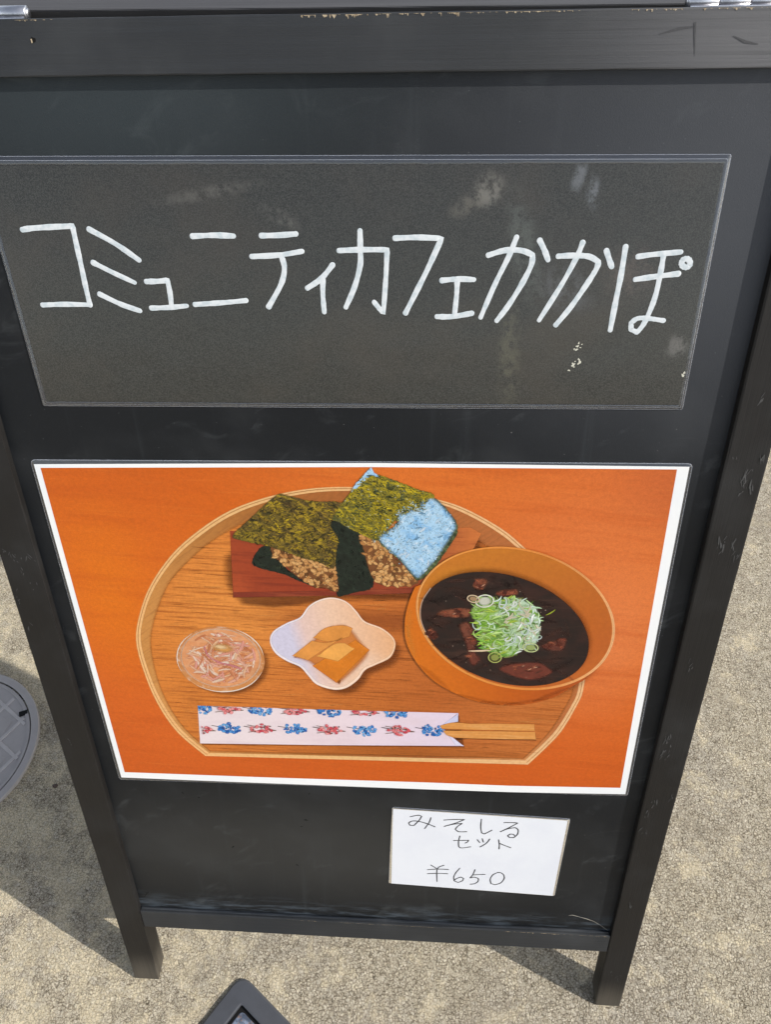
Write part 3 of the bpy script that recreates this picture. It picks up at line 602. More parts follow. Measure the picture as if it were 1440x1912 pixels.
LSCUFF=[(-244.4,81.4), (-241.9,79.3), (-240.6,72.6), (-235.4,75), (-236.4,63.7), (-229.6,75.2), (-232.9,50), (-249.1,42.4), (-247.9,37.6), (-244.3,14.3), (-244.1,-105.4)]
SHEETMARKS=[(72.8,311.3), (66.1,305.7), (121.7,316.3), (128.1,308.6), (130.9,226.2), (130.8,219.2), (131.4,216.6), (192,212.5), (-36.8,297.6), (-32.7,293.5), (187.9,226.7)]


rr = random.Random(11); it = []
for cx, cy in RSCUFF:
    for _ in range(4):
        c = (cx+rr.uniform(-3, 3), cy+rr.uniform(-5, 5)); it.append(ell(c, rr.uniform(.12, .5), rr.uniform(.5, 3.6), rr.uniform(-.5, .3), 7, .5, rr))
marks('scuff_marks', [P for P in it if max(p[0] for p in P) < 250.4 and min(p[0] for p in P) > 227.4], 4.74, M_scuff)['kind'] = 'stuff'
it = []
for cx, cy in LSCUFF:
    for _ in range(3):
        c = (cx+rr.uniform(-3, 3), cy+rr.uniform(-4, 4)); it.append(ell(c, rr.uniform(.2, .5), rr.uniform(.5, 2.4), rr.uniform(-.7, .7), 7, .5, rr))
marks('scuff_marks', [P for P in it if max(p[0] for p in P) < -226 and min(p[0] for p in P) > -249.6], 4.74, M_scuff)['kind'] = 'stuff'
# dark worn streaks on the right end of the top rail
M_streak = plain('worn_rail_streak', S(50, 50, 53), 0.6, 0.45)
for P in [ribbon([(150, 377.5), (158, 379.4), (166, 380.4)], lambda u: .4+.9*math.sin(math.pi*u)), ribbon([(165.5, 382), (166.5, 376), (168.0, 368.5)], lambda u: .9*(1-u)+.2), ribbon([(184, 376.4), (190, 374), (196, 373)], lambda u: .3+.8*math.sin(math.pi*u))]: marks('worn_streak', [P], 4.14, M_streak)
# dents and nail holes
it = []
for cx, cy in DENTS:
    marks('dent', [ell((cx, cy), rr.uniform(.9, 2.2), rr.uniform(.4, .8), rr.uniform(-.8, .8), 9, .4, rr)], -0.58, M_dent)
marks('dent', [ribbon([(-219, -320), (-216, -315), (-213.5, -311.8)], .7)], -0.58, M_dent)
marks('nail_hole', [ell((-150.6, 379.0), 1.3, 1.2, 0, 10, .2, rr)], 4.16, M_dent)
marks('nail_hole_lit_rim', [[(-151.8, 379.4), (-151.1, 379.6), (-150.9, 378.0), (-151.6, 377.6)]], 4.24, M_wood)  # sunlit rim of the nail hole, painted as a pale sliver
cw = [(p[0]+rr.uniform(-.5, .5), p[1]+rr.uniform(-.3, .3)) for p in CRACK]
marks('crack', [ribbon(cw, lambda u: .5*abs(math.sin(9*u))*math.sin(math.pi*min(1, u+.12))+.22)], -0.57, plain('split_wood', S(160, 155, 144), .8, .2))

# butt hinges: barrel of turned knuckles on a pin, leaves screwed to the two top ends
def cyl(name, x0, x1, y, z, r, mat, parent, chamf=0.35, n=20):
    V, F = [], []
    prof = [(x0, 0), (x0, r-chamf), (x0+chamf, r), (x1-chamf, r), (x1, r-chamf), (x1, 0)]
    for x, q in prof[1:-1]:
        for k in range(n):
            a = 2*math.pi*k/n; V.append(loc(x, y+q*math.sin(a), z+q*math.cos(a)))
    for j in range(3):
        for k in range(n):
            m = (k+1) % n; F.append((j*n+k, (j+1)*n+k, (j+1)*n+m, j*n+m))
    F.append(tuple(range(n))); F.append(tuple(range(3*n, 4*n))[::-1])
    o = mesh_obj(name, V, [f[::-1] for f in F], mat, parent, True)
    return o
for x0, wid in ((-228.4, 14.4), (163.9, 14.4)):
    h = block('hinge', x0+1, x0+5*wid-1, 388.0, 388.9, -14.5, -5.5, M_steel, bev=.25)
    for k in range(5):
        cyl('knuckle', x0+k*wid+.12, x0+(k+1)*wid-.12, 390.9, -9.0, 3.3, M_steel, h)
    cyl('hinge_pin', x0-.5, x0+5*wid+.5, 390.9, -9.0, 2.2, M_steel, h)

# ------------------------------------------------------------------ laminated name sheet at the top of the board
sheet = board_empty('name_sheet', 0, 256, 0.0)
tag(sheet, 'laminated black paper sheet with a hand-written white Japanese cafe name, above the menu photo', 'sign')
SO = (0, 256)
tl, tr, br, bl = (-198.0, 327.6), (195.5, 326.4), (196.5, 189.2), (-194.7, 186.1)
def inset(C, l, t_, r_, b_): return [(C[0][0]+l, C[0][1]-t_), (C[1][0]-r_, C[1][1]-t_), (C[2][0]-r_, C[2][1]+b_), (C[3][0]+l, C[3][1]+b_)]
outer = rquad([tl, tr, br, bl], 2.0, 14, 4)
# lower right corner is cut rounder, lower left sharper
outer = rquad([tl, tr, br, bl], 1.2, 14, 4)
mid_ = rquad(inset([tl, tr, br, bl], 1.3, 2.0, 1.4, 1.4), 1.2, 14, 4)
inn = rquad(inset([tl, tr, br, bl], 2.8, 4.2, 2.9, 3.0), .8, 14, 4)
edge = rquad(inset([tl, tr, br, bl], .3, .3, .3, .3), 1.1, 14, 4)
wv = [0.5*math.sin(i*0.45)+0.3*math.sin(i*.21+1) for i in range(len(outer))]
loops_mesh('clear_film_margin', [(inn, 0.30), (mid_, [0.62+.10*w for w in wv]), (edge, [0.0+.12*w for w in wv])], M_film, sheet, SO, True)
loops_mesh('clear_film_edge', [(edge, [0.02+.12*w for w in wv]), (outer, [-0.02+.12*w for w in wv]), (outer, -0.55)], M_filmedge, sheet, SO)
seal = rquad(inset([tl, tr, br, bl], 1.5, 2.3, 1.6, 1.6), 1.2, 14, 4)
loops_mesh('seal_line', [(mid_, [0.66+.10*w for w in wv]), (seal, [0.66+.09*w for w in wv])], M_filmedge, sheet, SO)

def blackpaper():
    t = NT('laminated_black_paper'); v = t.coord(1000.0)
    g = t.noise(v, (1.7, 1.5, 1), 2.0, 0.75); cl = t.noise(v, (0.012, 0.014, 0.01), 4.0, 0.6); g3 = t.noise(v, (0.45, 0.4, .4), 2.0, 0.6)
    c = t.mix(t.step(g, 0.36, 0.68), S(16, 17, 16), S(50, 51, 48))
    c = t.mix(t.math('MULTIPLY', t.step(g3, 0.5, 0.72), 0.35), c, S(38, 37, 34))
    c = t.mix(t.math('MULTIPLY', t.step(cl, 0.44, 0.70), 0.35), c, S(56, 50, 43))
    # paler ragged patches across the sheet
    for ce, ra, k, rgb, ro in (((75, 54), (11, 13), .55, S(112, 110, 104), .4), ((64, 47), (14, 7), .4, S(96, 92, 84), -.5), ((121, 61), (5, 12), .5, S(104, 108, 114), .2), ((129, 53), (5, 11), .55, S(104, 108, 114), -.1),
                               ((120, 3), (22, 16), .35, S(88, 90, 94), .6), ((186, -28), (9, 9), .5, S(104, 102, 100), 0), ((155, 12), (20, 20), .3, S(96, 84, 78), .4), ((-36, 41), (16, 5), .35, S(100, 98, 94), .5), ((-75, 53), (40, 5), .35, S(90, 88, 84), -.16), ((92, -35), (9, 45), .25, S(100, 98, 80), -.05), ((96, 25), (11, 42), .3, S(90, 96, 92), -.25)):
        rag = t.step(t.noise(v, (0.16, 0.13, .1), 5.0, 0.7), 0.38, 0.60)
        c = t.mix(t.math('MULTIPLY', t.math('MULTIPLY', t.spot(v, ce, ra, 0.25, ro), rag), k), c, rgb)
    nrm = t.bump(t.noise(v, (0.012, 0.02, 0.02), 2.0), 0.10, 0.006)
    return t.finish(c, 0.55, 0.3, t.bump(g, 0.2, 0.0003), coat=0.55, coat_rough=0.14, coat_normal=nrm)
M_blackpaper = blackpaper()
loops_mesh('black_paper', [(inn, 0.28), (rquad(inset([tl, tr, br, bl], 3.4, 4.8, 3.5, 3.6), .8, 14, 4), 0.34)], M_blackpaper, sheet, SO, cap=True)
def inkmat(name, a, b, rough=.5):
    t = NT(name); v = t.coord(1000.0); n = t.noise(v, (.25, .25, .25), 3.0, .6)
    return t.finish(t.mix(t.step(n, .4, .68), a, b), rough, .4)
M_white = inkmat('white_marker', S(190, 195, 199), S(168, 178, 184))
for k, ch in enumerate(NAME):
    stroke_mesh('character', ch, 3.0, 0.42, M_white, sheet, SO, k)
flk = []
for cx, cy in ((130.9, 226.2), (129.0, 224.2), (131.0, 218.8), (130.0, 216.4), (133.5, 218.0), (128.4, 214.2), (192.0, 212.5), (132.2, 228.2)):
    for _ in range(3): flk.append((ell((cx+rr.uniform(-1.6, 1.6), cy+rr.uniform(-1.6, 1.6)), rr.uniform(.3, 1.1), rr.uniform(.2, .8), rr.uniform(0, 3), 7, .6, rr), S(222, 220, 205)))
M_ink = print_mat('printed_ink', None, attr=True)
M_inksoft = print_mat('printed_ink_soft', None, attr=True, blur=.55, alpha=.95)
M_inkveil = print_mat('printed_ink_veil', None, attr=True, blur=.8, alpha=.8)
confetti('paint_flecks', flk, 0.5, M_ink, sheet, SO)['kind'] = 'stuff'

# ------------------------------------------------------------------ laminated price card
card = board_empty('price_card', 95, -230, 0.0)
tag(card, 'small laminated white card hand-lettered with the set name and 650 yen, below the menu photo', 'price card')
CO = (95, -230)
co = rquad(CARDQ, 2.2, 10, 4); cm = rquad([(CARDQ[i][0]*.985+CO[0]*.015, CARDQ[i][1]*.985+CO[1]*.015) for i in range(4)], 2.0, 10, 4); cw_ = rquad(CARDW, .3, 10, 4)
ce = [Vector((p[0]*.996+CO[0]*.004, p[1]*.996+CO[1]*.004)) for p in co]
loops_mesh('clear_film_margin', [(cw_, .28), (cm, .30), (ce, -.10)], M_film, card, CO, True)
loops_mesh('clear_film_edge', [(ce, -.08), (co, -.12), (co, -.55)], M_filmedge, card, CO)
flat('white_paper', [tuple(p) for p in cw_], .30, print_mat('card_paper', S(244, 247, 254), coat=.25, layers=[('noise', (.02, .02, .02), 3, .4, .7, S(238, 241, 250), .8, 0)], mottle=.12), card, CO)
M_blackink = inkmat('black_pen_ink', S(38, 38, 40), S(62, 62, 64), .6)
for k, ch in enumerate(CARD):
    stroke_mesh('character', ch, 1.05, .36, M_blackink, card, CO, 40+k)

# ------------------------------------------------------------------ laminated menu photograph
menu = board_empty('menu_photo', 0, 0, 0.0)
tag(menu, 'laminated colour photo of a wooden meal tray with soup, mid-board', 'menu photo')
def P4(k): return PRINT[k]
po = [PRINT['pouch'][i] for i in (0, 2, 3, 5)]; pa = [PRINT['paper'][i] for i in (0, 2, 3, 7)]
po = rquad(po, 3.2, 24, 5)
pe = [Vector((p[0]*.9983, p[1]*.9976)) for p in po]
pi_ = rquad(pa, .3, 24, 5)
loops_mesh('clear_film_margin', [(pi_, .30), (pe, -.05)], M_film, menu, smooth=True)
loops_mesh('clear_film_edge', [(pe, -.03), (po, -.07), (po, -.55)], M_filmedge, menu)
flat('white_paper', PRINT['paper'], .30, M_paper, menu)
Z0 = .33
M_table = print_mat('printed_orange_table', None, (0, 1, -150, 150, [(0, S(212, 94, 22)), (.35, S(220, 104, 28)), (.65, S(226, 112, 26)), (1, S(211, 98, 20))]), [
    ('spot', (160, 60), (150, 190), S(229, 126, 66), .8, .0, 0), ('spot', (-180, 40), (50, 110), S(232, 120, 16), .7, 0, 0), ('spot', (205, 140), (60, 60), S(190, 92, 50), .45, 0, 0), ('spot', (30, 138), (150, 34), S(236, 128, 50), .6, 0, .02), ('spot', (178, 10), (60, 90), S(238, 138, 80), .5, 0, .2), ('spot', (-150, -90), (70, 60), S(226, 108, 34), .5, 0, .4),
    ('noise', (.008, .09, .05), 4, .45, .75, S(196, 84, 18), .45, .08), ('noise', (.02, .5, .1), 3, .55, .8, S(240, 140, 60), .25, .05)], ((1.2, 1.2, 1), .10))
pic = flat('printed_table', PRINT['picture'], Z0, M_table, menu)
def pp(name, key, z, mat, parent, soft=.55, **k): return flat(name, PRINT[key] if isinstance(key, str) else key, Z0+z, mat, parent, soft=soft, **k)
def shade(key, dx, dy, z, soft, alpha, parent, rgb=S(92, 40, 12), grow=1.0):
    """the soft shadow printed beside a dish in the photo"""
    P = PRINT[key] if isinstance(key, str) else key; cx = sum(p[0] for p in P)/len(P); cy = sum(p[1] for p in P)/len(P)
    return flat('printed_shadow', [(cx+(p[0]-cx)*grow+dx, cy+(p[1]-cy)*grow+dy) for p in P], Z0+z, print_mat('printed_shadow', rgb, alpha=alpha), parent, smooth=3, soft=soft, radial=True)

M_rim = print_mat('printed_tray_rim', None, (1, .3, -160, 160, [(0, S(246, 190, 126)), (.45, S(236, 188, 126)), (1, S(244, 192, 140))]), [('noise', (.3, .3, .3), 3, .45, .7, S(226, 162, 100), .4, 0)])
M_wall = print_mat('printed_tray_wall', None, (1, .15, -150, 140, [(0, S(206, 142, 74)), (.3, S(176, 112, 52)), (.6, S(170, 98, 46)), (1, S(190, 112, 60))]), [
    ('noise', (.5, .03, .2), 3, .45, .7, S(140, 84, 40), .4, .9), ('spot', (-130, -70), (60, 70), S(224, 160, 92), .85, 0, 0), ('spot', (110, -110), (60, 60), S(226, 158, 96), .8, 0, 0)])
M_floor = print_mat('printed_tray_floor', None, (1, -.4, -150, 150, [(0, S(226, 134, 54)), (.4, S(214, 122, 50)), (.75, S(194, 104, 42)), (1, S(204, 116, 52))]), [
    ('spot', (-90, 30), (80, 90), S(238, 152, 70), .8, 0, 0), ('noise', (.012, .45, .2), 4, .48, .68, S(160, 80, 22), .62, .04), ('noise', (.05, 1.0, .2), 4, .50, .68, S(132, 68, 20), .5, .04),
    ('spot', (40, -112), (130, 22), S(164, 90, 28), .6, .2, 0), ('spot', (10, 25), (120, 16), S(138, 66, 22), .7, .1, 0)], ((.8, .8, 1), .08))
tray = pp('printed_tray', 'tray_out', .03, M_rim, menu, smooth=4, corner=38)
pp('printed_rim_line', [tuple(p) for p in ribbon(catmull([(a[0]*.5+b[0]*.5, a[1]*.5+b[1]*.5) for a, b in zip(PRINT['tray_out'], PRINT['tray_wall'])], 4, False, 38), .7)], .045, print_mat('printed_rim_groove', S(206, 136, 76)), tray)
pp('printed_tray_wall', 'tray_wall', .06, M_wall, tray, smooth=4, corner=38)
pp('printed_tray_floor', 'tray_floor', .09, M_floor, tray, smooth=4, corner=38, soft=3.2)

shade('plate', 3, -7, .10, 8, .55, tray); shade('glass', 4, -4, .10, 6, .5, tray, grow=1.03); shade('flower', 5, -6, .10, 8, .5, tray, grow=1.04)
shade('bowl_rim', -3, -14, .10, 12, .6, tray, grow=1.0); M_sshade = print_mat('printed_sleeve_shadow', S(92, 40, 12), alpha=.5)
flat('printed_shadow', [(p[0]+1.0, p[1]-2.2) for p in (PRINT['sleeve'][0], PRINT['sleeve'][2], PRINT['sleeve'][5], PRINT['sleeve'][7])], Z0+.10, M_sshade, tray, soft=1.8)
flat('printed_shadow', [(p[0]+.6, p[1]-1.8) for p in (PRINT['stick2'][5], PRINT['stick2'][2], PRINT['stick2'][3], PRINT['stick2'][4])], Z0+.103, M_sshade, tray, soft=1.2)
# plate with the two rice balls
M_plate = print_mat('printed_plate', None, (1, 0, -90, 80, [(0, S(164, 68, 34)), (.35, S(150, 56, 30)), (.75, S(150, 66, 36)), (1, S(206, 116, 56))]), [
    ('noise', (.02, .35, .2), 4, .45, .7, S(112, 38, 22), .55, .03), ('spot', (-86, 44), (14, 30), S(188, 84, 42), .6, 0, 0), ('spot', (-20, 22), (70, 10), S(106, 38, 22), .55, .2, 0)])
plate = pp('printed_plate', 'plate', .12, M_plate, menu)
pp('printed_plate_edge', 'plate_edge', .135, print_mat('printed_plate_edge', S(128, 48, 30), layers=[('noise', (.03, .3, .1), 3, .4, .7, S(170, 84, 50), .5, 0)]), plate)
def nori_mat(name, base, hi, mid, lo, extra=(), rot=.5):
    return print_mat(name, base, layers=[('noise', (.035, .06, .05), 4, .42, .60, mid, .9, rot), ('noise', (.10, .26, .2), 5, .47, .62, hi, .85, rot), ('noise', (.16, .30, .2), 5, .50, .60, lo, .75, rot+.6), ('noise', (.5, .9, .4), 4, .53, .66, lo, .75, rot+.3), ('noise', (.7, .9, 1), 3, .57, .68, hi, .6, rot-.4)]+list(extra))
M_nori1 = nori_mat('printed_nori_brown', S(110, 92, 34), S(176, 146, 38), S(92, 72, 38), S(46, 42, 22), [('spot', (-75, 85), (16, 30), S(150, 130, 24), .35, 0, .6), ('spot', (-18, 48), (18, 8), S(46, 50, 24), .5, 0, 0)])
M_nori2 = nori_mat('printed_nori_yellow', S(136, 120, 26), S(206, 182, 34), S(104, 98, 40), S(50, 58, 28), [('spot', (-14, 100), (16, 34), S(66, 76, 50), .75, 0, -.6), ('spot', (34, 92), (14, 40), S(88, 108, 66), .6, 0, .7),  ('noise', (.4, .5, .4), 4, .60, .68, S(190, 200, 180), .6, 0)])
M_noridark = nori_mat('printed_nori_dark', S(24, 34, 26), S(38, 50, 38), S(28, 36, 28), S(14, 20, 14))
M_noriedge = nori_mat('printed_nori_edge', S(70, 84, 52), S(116, 128, 84), S(58, 70, 44), S(38, 48, 30))
M_shine = print_mat('printed_nori_shine', S(176, 214, 242), layers=[('noise', (.09, .12, .1), 4, .48, .64, S(132, 186, 232), .9, .5), ('noise', (.5, .8, .5), 4, .56, .68, S(98, 136, 160), .8, .8), ('noise', (.8, .5, .5), 3, .62, .7, S(60, 84, 70), .7, .3), ('noise', (.12, .16, .1), 4, .58, .68, S(214, 232, 246), .8, 0)])
M_rice = print_mat('printed_rice', S(124, 76, 40), layers=[('noise', (.3, .3, .3), 4, .45, .7, S(96, 54, 26), .7, 0)])
def ball(name, parts, rice, seed):
    b = pp(name, parts[0][0], parts[0][1], parts[0][2], menu, smooth=3, rag=.25, seed=seed)
    for i, (k, z, m, nm) in enumerate([p for p in parts[1:]]): pp(nm, k, z, m, b, smooth=3, rag=.3, seed=seed+i, soft=3.6 if nm == 'printed_nori_shine' and k == 'nori_shine' else .8)
    r2 = random.Random(seed); g = []
    for c in scatter_in(PRINT[rice], 130 if rice == 'rice_front' else 110, r2):
        k = r2.random(); rgb = S(*((222, 170, 108) if k < .35 else (206, 150, 90) if k < .68 else (186, 128, 72) if k < .9 else (104, 66, 32)))
        g.append((ell(c, r2.uniform(2.2, 3.4), r2.uniform(1.4, 2.0), r2.uniform(0, 3.1), 9, .12, r2), rgb))
    for c in scatter_in(PRINT[rice], 60, r2): g.append((ell(c, r2.uniform(.5, .9), r2.uniform(.3, .45), r2.uniform(0, 3.1), 7), r2.choice([S(240, 206, 150), S(232, 190, 130), S(92, 56, 28), S(120, 76, 38)])))
    confetti('printed_rice_grains', g, Z0+.20, M_inksoft, b, soft=True)['kind'] = 'stuff'
    return b
def grow(key, k):
    P = PRINT[key]; cx = sum(p[0] for p in P)/len(P); cy = sum(p[1] for p in P)/len(P)
    return [(cx+(p[0]-cx)*k, cy+(p[1]-cy)*k) for p in P]
ball('printed_rice_ball', [('nori_under', .15, M_noridark), ('nori_gap', .155, M_noridark, 'printed_nori'), (grow('nori_side', 1.12), .16, M_noridark, 'printed_nori'), ('rice_front', .18, M_rice, 'printed_rice'), ('nori_front', .42, M_nori1, 'printed_nori')], 'rice_front', 21)
ball('printed_rice_ball', [('rice_back', .17, M_rice), ('nori_shine', .425, M_noriedge, 'printed_nori'), (grow('nori_back', 1.03), .43, M_nori2, 'printed_nori'), ('nori_edge', .44, M_noriedge, 'printed_nori'), ('nori_shine', .46, M_shine, 'printed_nori_shine'), ('nori_tip', .465, M_shine, 'printed_nori_shine')], 'rice_back', 22)
def nori_flakes(key, n, pal, seed, z, a0, parent):
    r3 = random.Random(seed); P = PRINT[key]; cx = sum(p[0] for p in P)/len(P); cy = sum(p[1] for p in P)/len(P); f = []
    Q = [(p[0]*.96+cx*.04, p[1]*.96+cy*.04) for p in P]
    for c in scatter_in(Q, n, r3):
        k = r3.random(); big = k < .10
        f.append((strip(c[0], c[1], r3.gauss(a0, .55), r3.uniform(3, 6) if big else r3.uniform(.9, 2.8), r3.uniform(1.6, 3.2) if big else r3.uniform(.4, 1.2), r3.uniform(-.8, .8)), r3.choice(pal), 'r'))
    f.sort(key=lambda q: -abs(q[0][0][0]-q[0][-1][0])-abs(q[0][0][1]-q[0][-1][1]))
    confetti('printed_nori_flakes', f, z, M_inkveil, parent, dz=.00012, soft=True)['kind'] = 'stuff'
nori_flakes('nori_front', 1100, [S(176, 146, 36), S(150, 118, 36), S(112, 88, 40), S(84, 66, 34), S(52, 48, 24), S(64, 60, 26), S(128, 104, 36), S(160, 136, 30), S(92, 78, 40), S(40, 40, 22), S(74, 66, 30), S(60, 52, 28), S(200, 170, 40)], 31, Z0+.425, .25, plate)
nori_flakes('nori_back', 1100, [S(196, 170, 30), S(176, 160, 40), S(214, 190, 40), S(120, 112, 44), S(76, 84, 44), S(56, 66, 36), S(150, 132, 36), S(108, 118, 70), S(44, 52, 30), S(168, 150, 26)], 32, Z0+.455, -.35, plate)
nori_flakes('nori_shine', 360, [S(156, 204, 242), S(190, 224, 247), S(210, 234, 251), S(134, 184, 224), S(168, 212, 242), S(112, 156, 186), S(200, 228, 248), S(180, 218, 245), S(222, 238, 250)], 33, Z0+.472, .9, plate)
nori_flakes('nori_side', 110, [S(20, 28, 20), S(32, 42, 32), S(14, 20, 14), S(40, 54, 42)], 34, Z0+.163, 1.3, plate)
nori_flakes('nori_under', 90, [S(22, 28, 18), S(42, 50, 32), S(16, 20, 14), S(54, 64, 44)], 35, Z0+.153, .3, plate)
# flecks that break the edge between olive and blue
r2 = random.Random(5); fl = []
sh = PRINT['nori_shine']
for c in scatter_in([sh[0], sh[1], sh[2], sh[3], sh[4], sh[18 % len(sh)]], 0, r2): pass
for a, b in ((PRINT['nori_shine'][-1], PRINT['nori_shine'][0]), (PRINT['nori_shine'][0], PRINT['nori_shine'][1]), (PRINT['nori_shine'][1], PRINT['nori_shine'][2]), (PRINT['nori_shine'][13], PRINT['nori_shine'][14]), (PRINT['nori_shine'][14], PRINT['nori_shine'][15]), (PRINT['nori_shine'][12], PRINT['nori_shine'][13])):
    for _ in range(26):
        u = r2.random(); c = (a[0]+(b[0]-a[0])*u+r2.gauss(0, 2.6), a[1]+(b[1]-a[1])*u+r2.gauss(0, 2.6))
        fl.append((ell(c, r2.uniform(.4, 1.6), r2.uniform(.2, .6), r2.uniform(0, 3), 7, .5, r2), r2.choice([S(120, 118, 50), S(70, 84, 46), S(196, 216, 220), S(150, 190, 214), S(160, 160, 80)])))
for c in scatter_in(sh, 70, r2): fl.append((ell(c, r2.uniform(.3, 1.1), r2.uniform(.2, .5), r2.uniform(0, 3), 6, .5, r2), r2.choice([S(84, 120, 130), S(110, 150, 176), S(66, 90, 84), S(214, 232, 244)])))
confetti('printed_flecks', fl, Z0+.60, M_inksoft, plate, dz=.0003, soft=True)['kind'] = 'stuff'

# soup bowl
M_bowl = print_mat('printed_bowl_outside', None, (1, .25, -10, 150, [(0, S(226, 128, 30)), (.35, S(214, 112, 22)), (.7, S(196, 94, 20)), (1, S(178, 82, 26))]), [('spot', (60, -68), (60, 12), S(166, 76, 18), .5, .2, -.25), ('spot', (42, -78), (6, 9), S(222, 150, 90), .35, .2, 0)])
M_bowlrim = print_mat('printed_bowl_rim', None, (1, 0, 25, 175, [(0, S(238, 170, 96)), (.3, S(232, 148, 66)), (.7, S(226, 138, 60)), (1, S(240, 176, 116))]))
M_bowlin = print_mat('printed_bowl_inside', None, (.5, -1, -40, 150, [(0, S(198, 118, 36)), (.3, S(192, 106, 36)), (.6, S(190, 98, 36)), (1, S(200, 108, 44))]), [('spot', (75, 62), (34, 16), S(206, 136, 34), .7, 0, 0), ('spot', (150, 20), (30, 50), S(190, 96, 24), .5, 0, .3)])
M_soup = print_mat('printed_soup', S(38, 26, 23), layers=[('noise', (.04, .05, .05), 4, .42, .65, S(58, 34, 28), .8, 0), ('noise', (.02, .3, .2), 3, .55, .75, S(84, 56, 44), .35, 0), ('spot', (95, -40), (40, 26), S(60, 56, 54), .5, 0, .3), ('spot', (50, -18), (26, 24), S(78, 34, 26), .5, 0, 0)])
M_bit = print_mat('printed_soup_bits', None, (0, 1, -70, 40, [(0, S(168, 76, 46)), (.3, S(116, 50, 36)), (.7, S(104, 56, 44)), (1, S(140, 80, 56))]), [('noise', (.2, .2, .2), 4, .45, .7, S(70, 34, 26), .6, 0)])
bowl = pp('printed_soup_bowl', 'bowl_out', .80, M_bowl, menu, smooth=4)
pp('printed_bowl_rim', 'bowl_rim', .83, M_bowlrim, bowl, smooth=5)
pp('printed_bowl_inside', 'bowl_in', .86, M_bowlin, bowl, smooth=5)
shade('soup', 1, 3, .89, 7, .45, bowl, grow=1.04)
pp('printed_soup', 'soup', .92, M_soup, bowl, smooth=5, soft=1.0)
for q in PRINT['bits'][:7]: pp('printed_soup_bit', q, .96, M_bit, bowl, smooth=4, soft=2.8)
flat('printed_glint', [tuple(p) for p in ribbon([tuple(q) for q in catmull([PRINT['soup'][i] for i in (29, 31, 33, 35)], 5, False)], .7)], Z0+.93, print_mat('printed_glint', S(196, 170, 150), alpha=.8), bowl)
r2 = random.Random(9); mk = []
scx, scy = 102, 20
SP = [(p[0]*.93+scx*.07, p[1]*.93+scy*.07) for p in PRINT['soup']]
for c in scatter_in(SP, 90, r2): mk.append((strip(c[0], c[1], r2.gauss(-.1, .5), r2.uniform(5, 22), r2.uniform(2, 8), r2.uniform(-.6, .6)), r2.choice([S(58, 32, 24), S(34, 20, 16), S(76, 44, 34), S(48, 28, 24), S(28, 18, 16), S(90, 56, 46)]), 'r'))
confetti('printed_soup_murk', mk, Z0+.935, print_mat('printed_ink_murk', None, attr=True, blur=1.0, alpha=.28), bowl, dz=.0002, soft=True)['kind'] = 'stuff'
mk = []
for q in PRINT['bits'][:7]:
    for c in scatter_in(q, 9, r2): mk.append((ell((c[0]*.8+sum(p[0] for p in q)/len(q)*.2, c[1]*.8+sum(p[1] for p in q)/len(q)*.2), r2.uniform(2, 5), r2.uniform(1.2, 2.6), r2.gauss(.1, .4), 10, .25, r2), r2.choice([S(146, 76, 54), S(98, 46, 34), S(160, 90, 64), S(76, 36, 28), S(124, 62, 46)])))
for c in scatter_in(SP, 26, r2): mk.append((ell(c, r2.uniform(.3, .8), r2.uniform(.2, .5), r2.uniform(0, 3), 7), r2.choice([S(186, 150, 130), S(150, 112, 94), S(214, 190, 170)])))
for c in ((124, -15), (128, -13), (119, -12), (86, 59), (67, 34)): mk.append((strip(c[0], c[1], r2.uniform(-.3, .5), r2.uniform(2, 4), .8, .5), S(228, 180, 150), 'r'))
confetti('printed_soup_detail', mk, Z0+1.0, M_inkveil, bowl, dz=.0003, soft=True)['kind'] = 'stuff'
# sheen on the lacquer
sh_ = []
ro, ri = PRINT['bowl_rim'], PRINT['bowl_in']
for a_, b_, w_, rgb in ((2, 9, 1.4, S(244, 180, 112)), (8, 17, 1.6, S(252, 206, 156)), (24, 36, 1.4, S(246, 182, 116))): sh_.append((ribbon([tuple(p) for p in catmull([((ro[i][0]+ri[i][0])/2, (ro[i][1]+ri[i][1])/2) for i in range(a_, b_)], 4, False)], lambda q: w_*math.sin(math.pi*q)+.1), rgb, 'r'))
confetti('printed_sheen', sh_, Z0+.875, print_mat('printed_ink_sheen', None, attr=True, blur=1.0, alpha=.4), bowl, dz=.0003, soft=True)['kind'] = 'stuff'
bo = PRINT['bowl_out']; sh_ = []
for i, k, L_, w_, rgb in ((2, .95, 26, 8, S(240, 152, 58)), (3, .95, 30, 8, S(242, 156, 62)), (5, .955, 34, 8, S(206, 104, 28)), (7, .965, 34, 6, S(176, 84, 24)), (8, .965, 34, 6, S(168, 80, 26)), (9, .96, 34, 6, S(158, 74, 26)), (10, .95, 30, 7, S(152, 72, 28))):
    p = (bo[i][0]*k+102*(1-k), bo[i][1]*k+20*(1-k)); t_ = (bo[i+1][0]-bo[i-1][0], bo[i+1][1]-bo[i-1][1])
    sh_.append((strip(p[0], p[1], math.atan2(t_[1], t_[0]), L_, w_, 0), rgb, 'r'))
confetti('printed_sheen', sh_, Z0+.81, print_mat('printed_bowl_sheen', None, attr=True, blur=1.0, alpha=.28, mottle=.4), bowl, dz=.0003, soft=True)['kind'] = 'stuff'
r2 = random.Random(8); on = []
OC = PRINT['onion']; ocx = sum(p[0] for p in OC)/len(OC); ocy = sum(p[1] for p in OC)/len(OC)
greens = [S(118, 168, 50), S(146, 190, 70), S(88, 138, 38), S(176, 206, 120), S(160, 186, 60)]; whites = [S(206, 226, 208), S(184, 212, 176), S(222, 228, 220), S(176, 204, 148), S(206, 196, 170), S(196, 212, 206)]
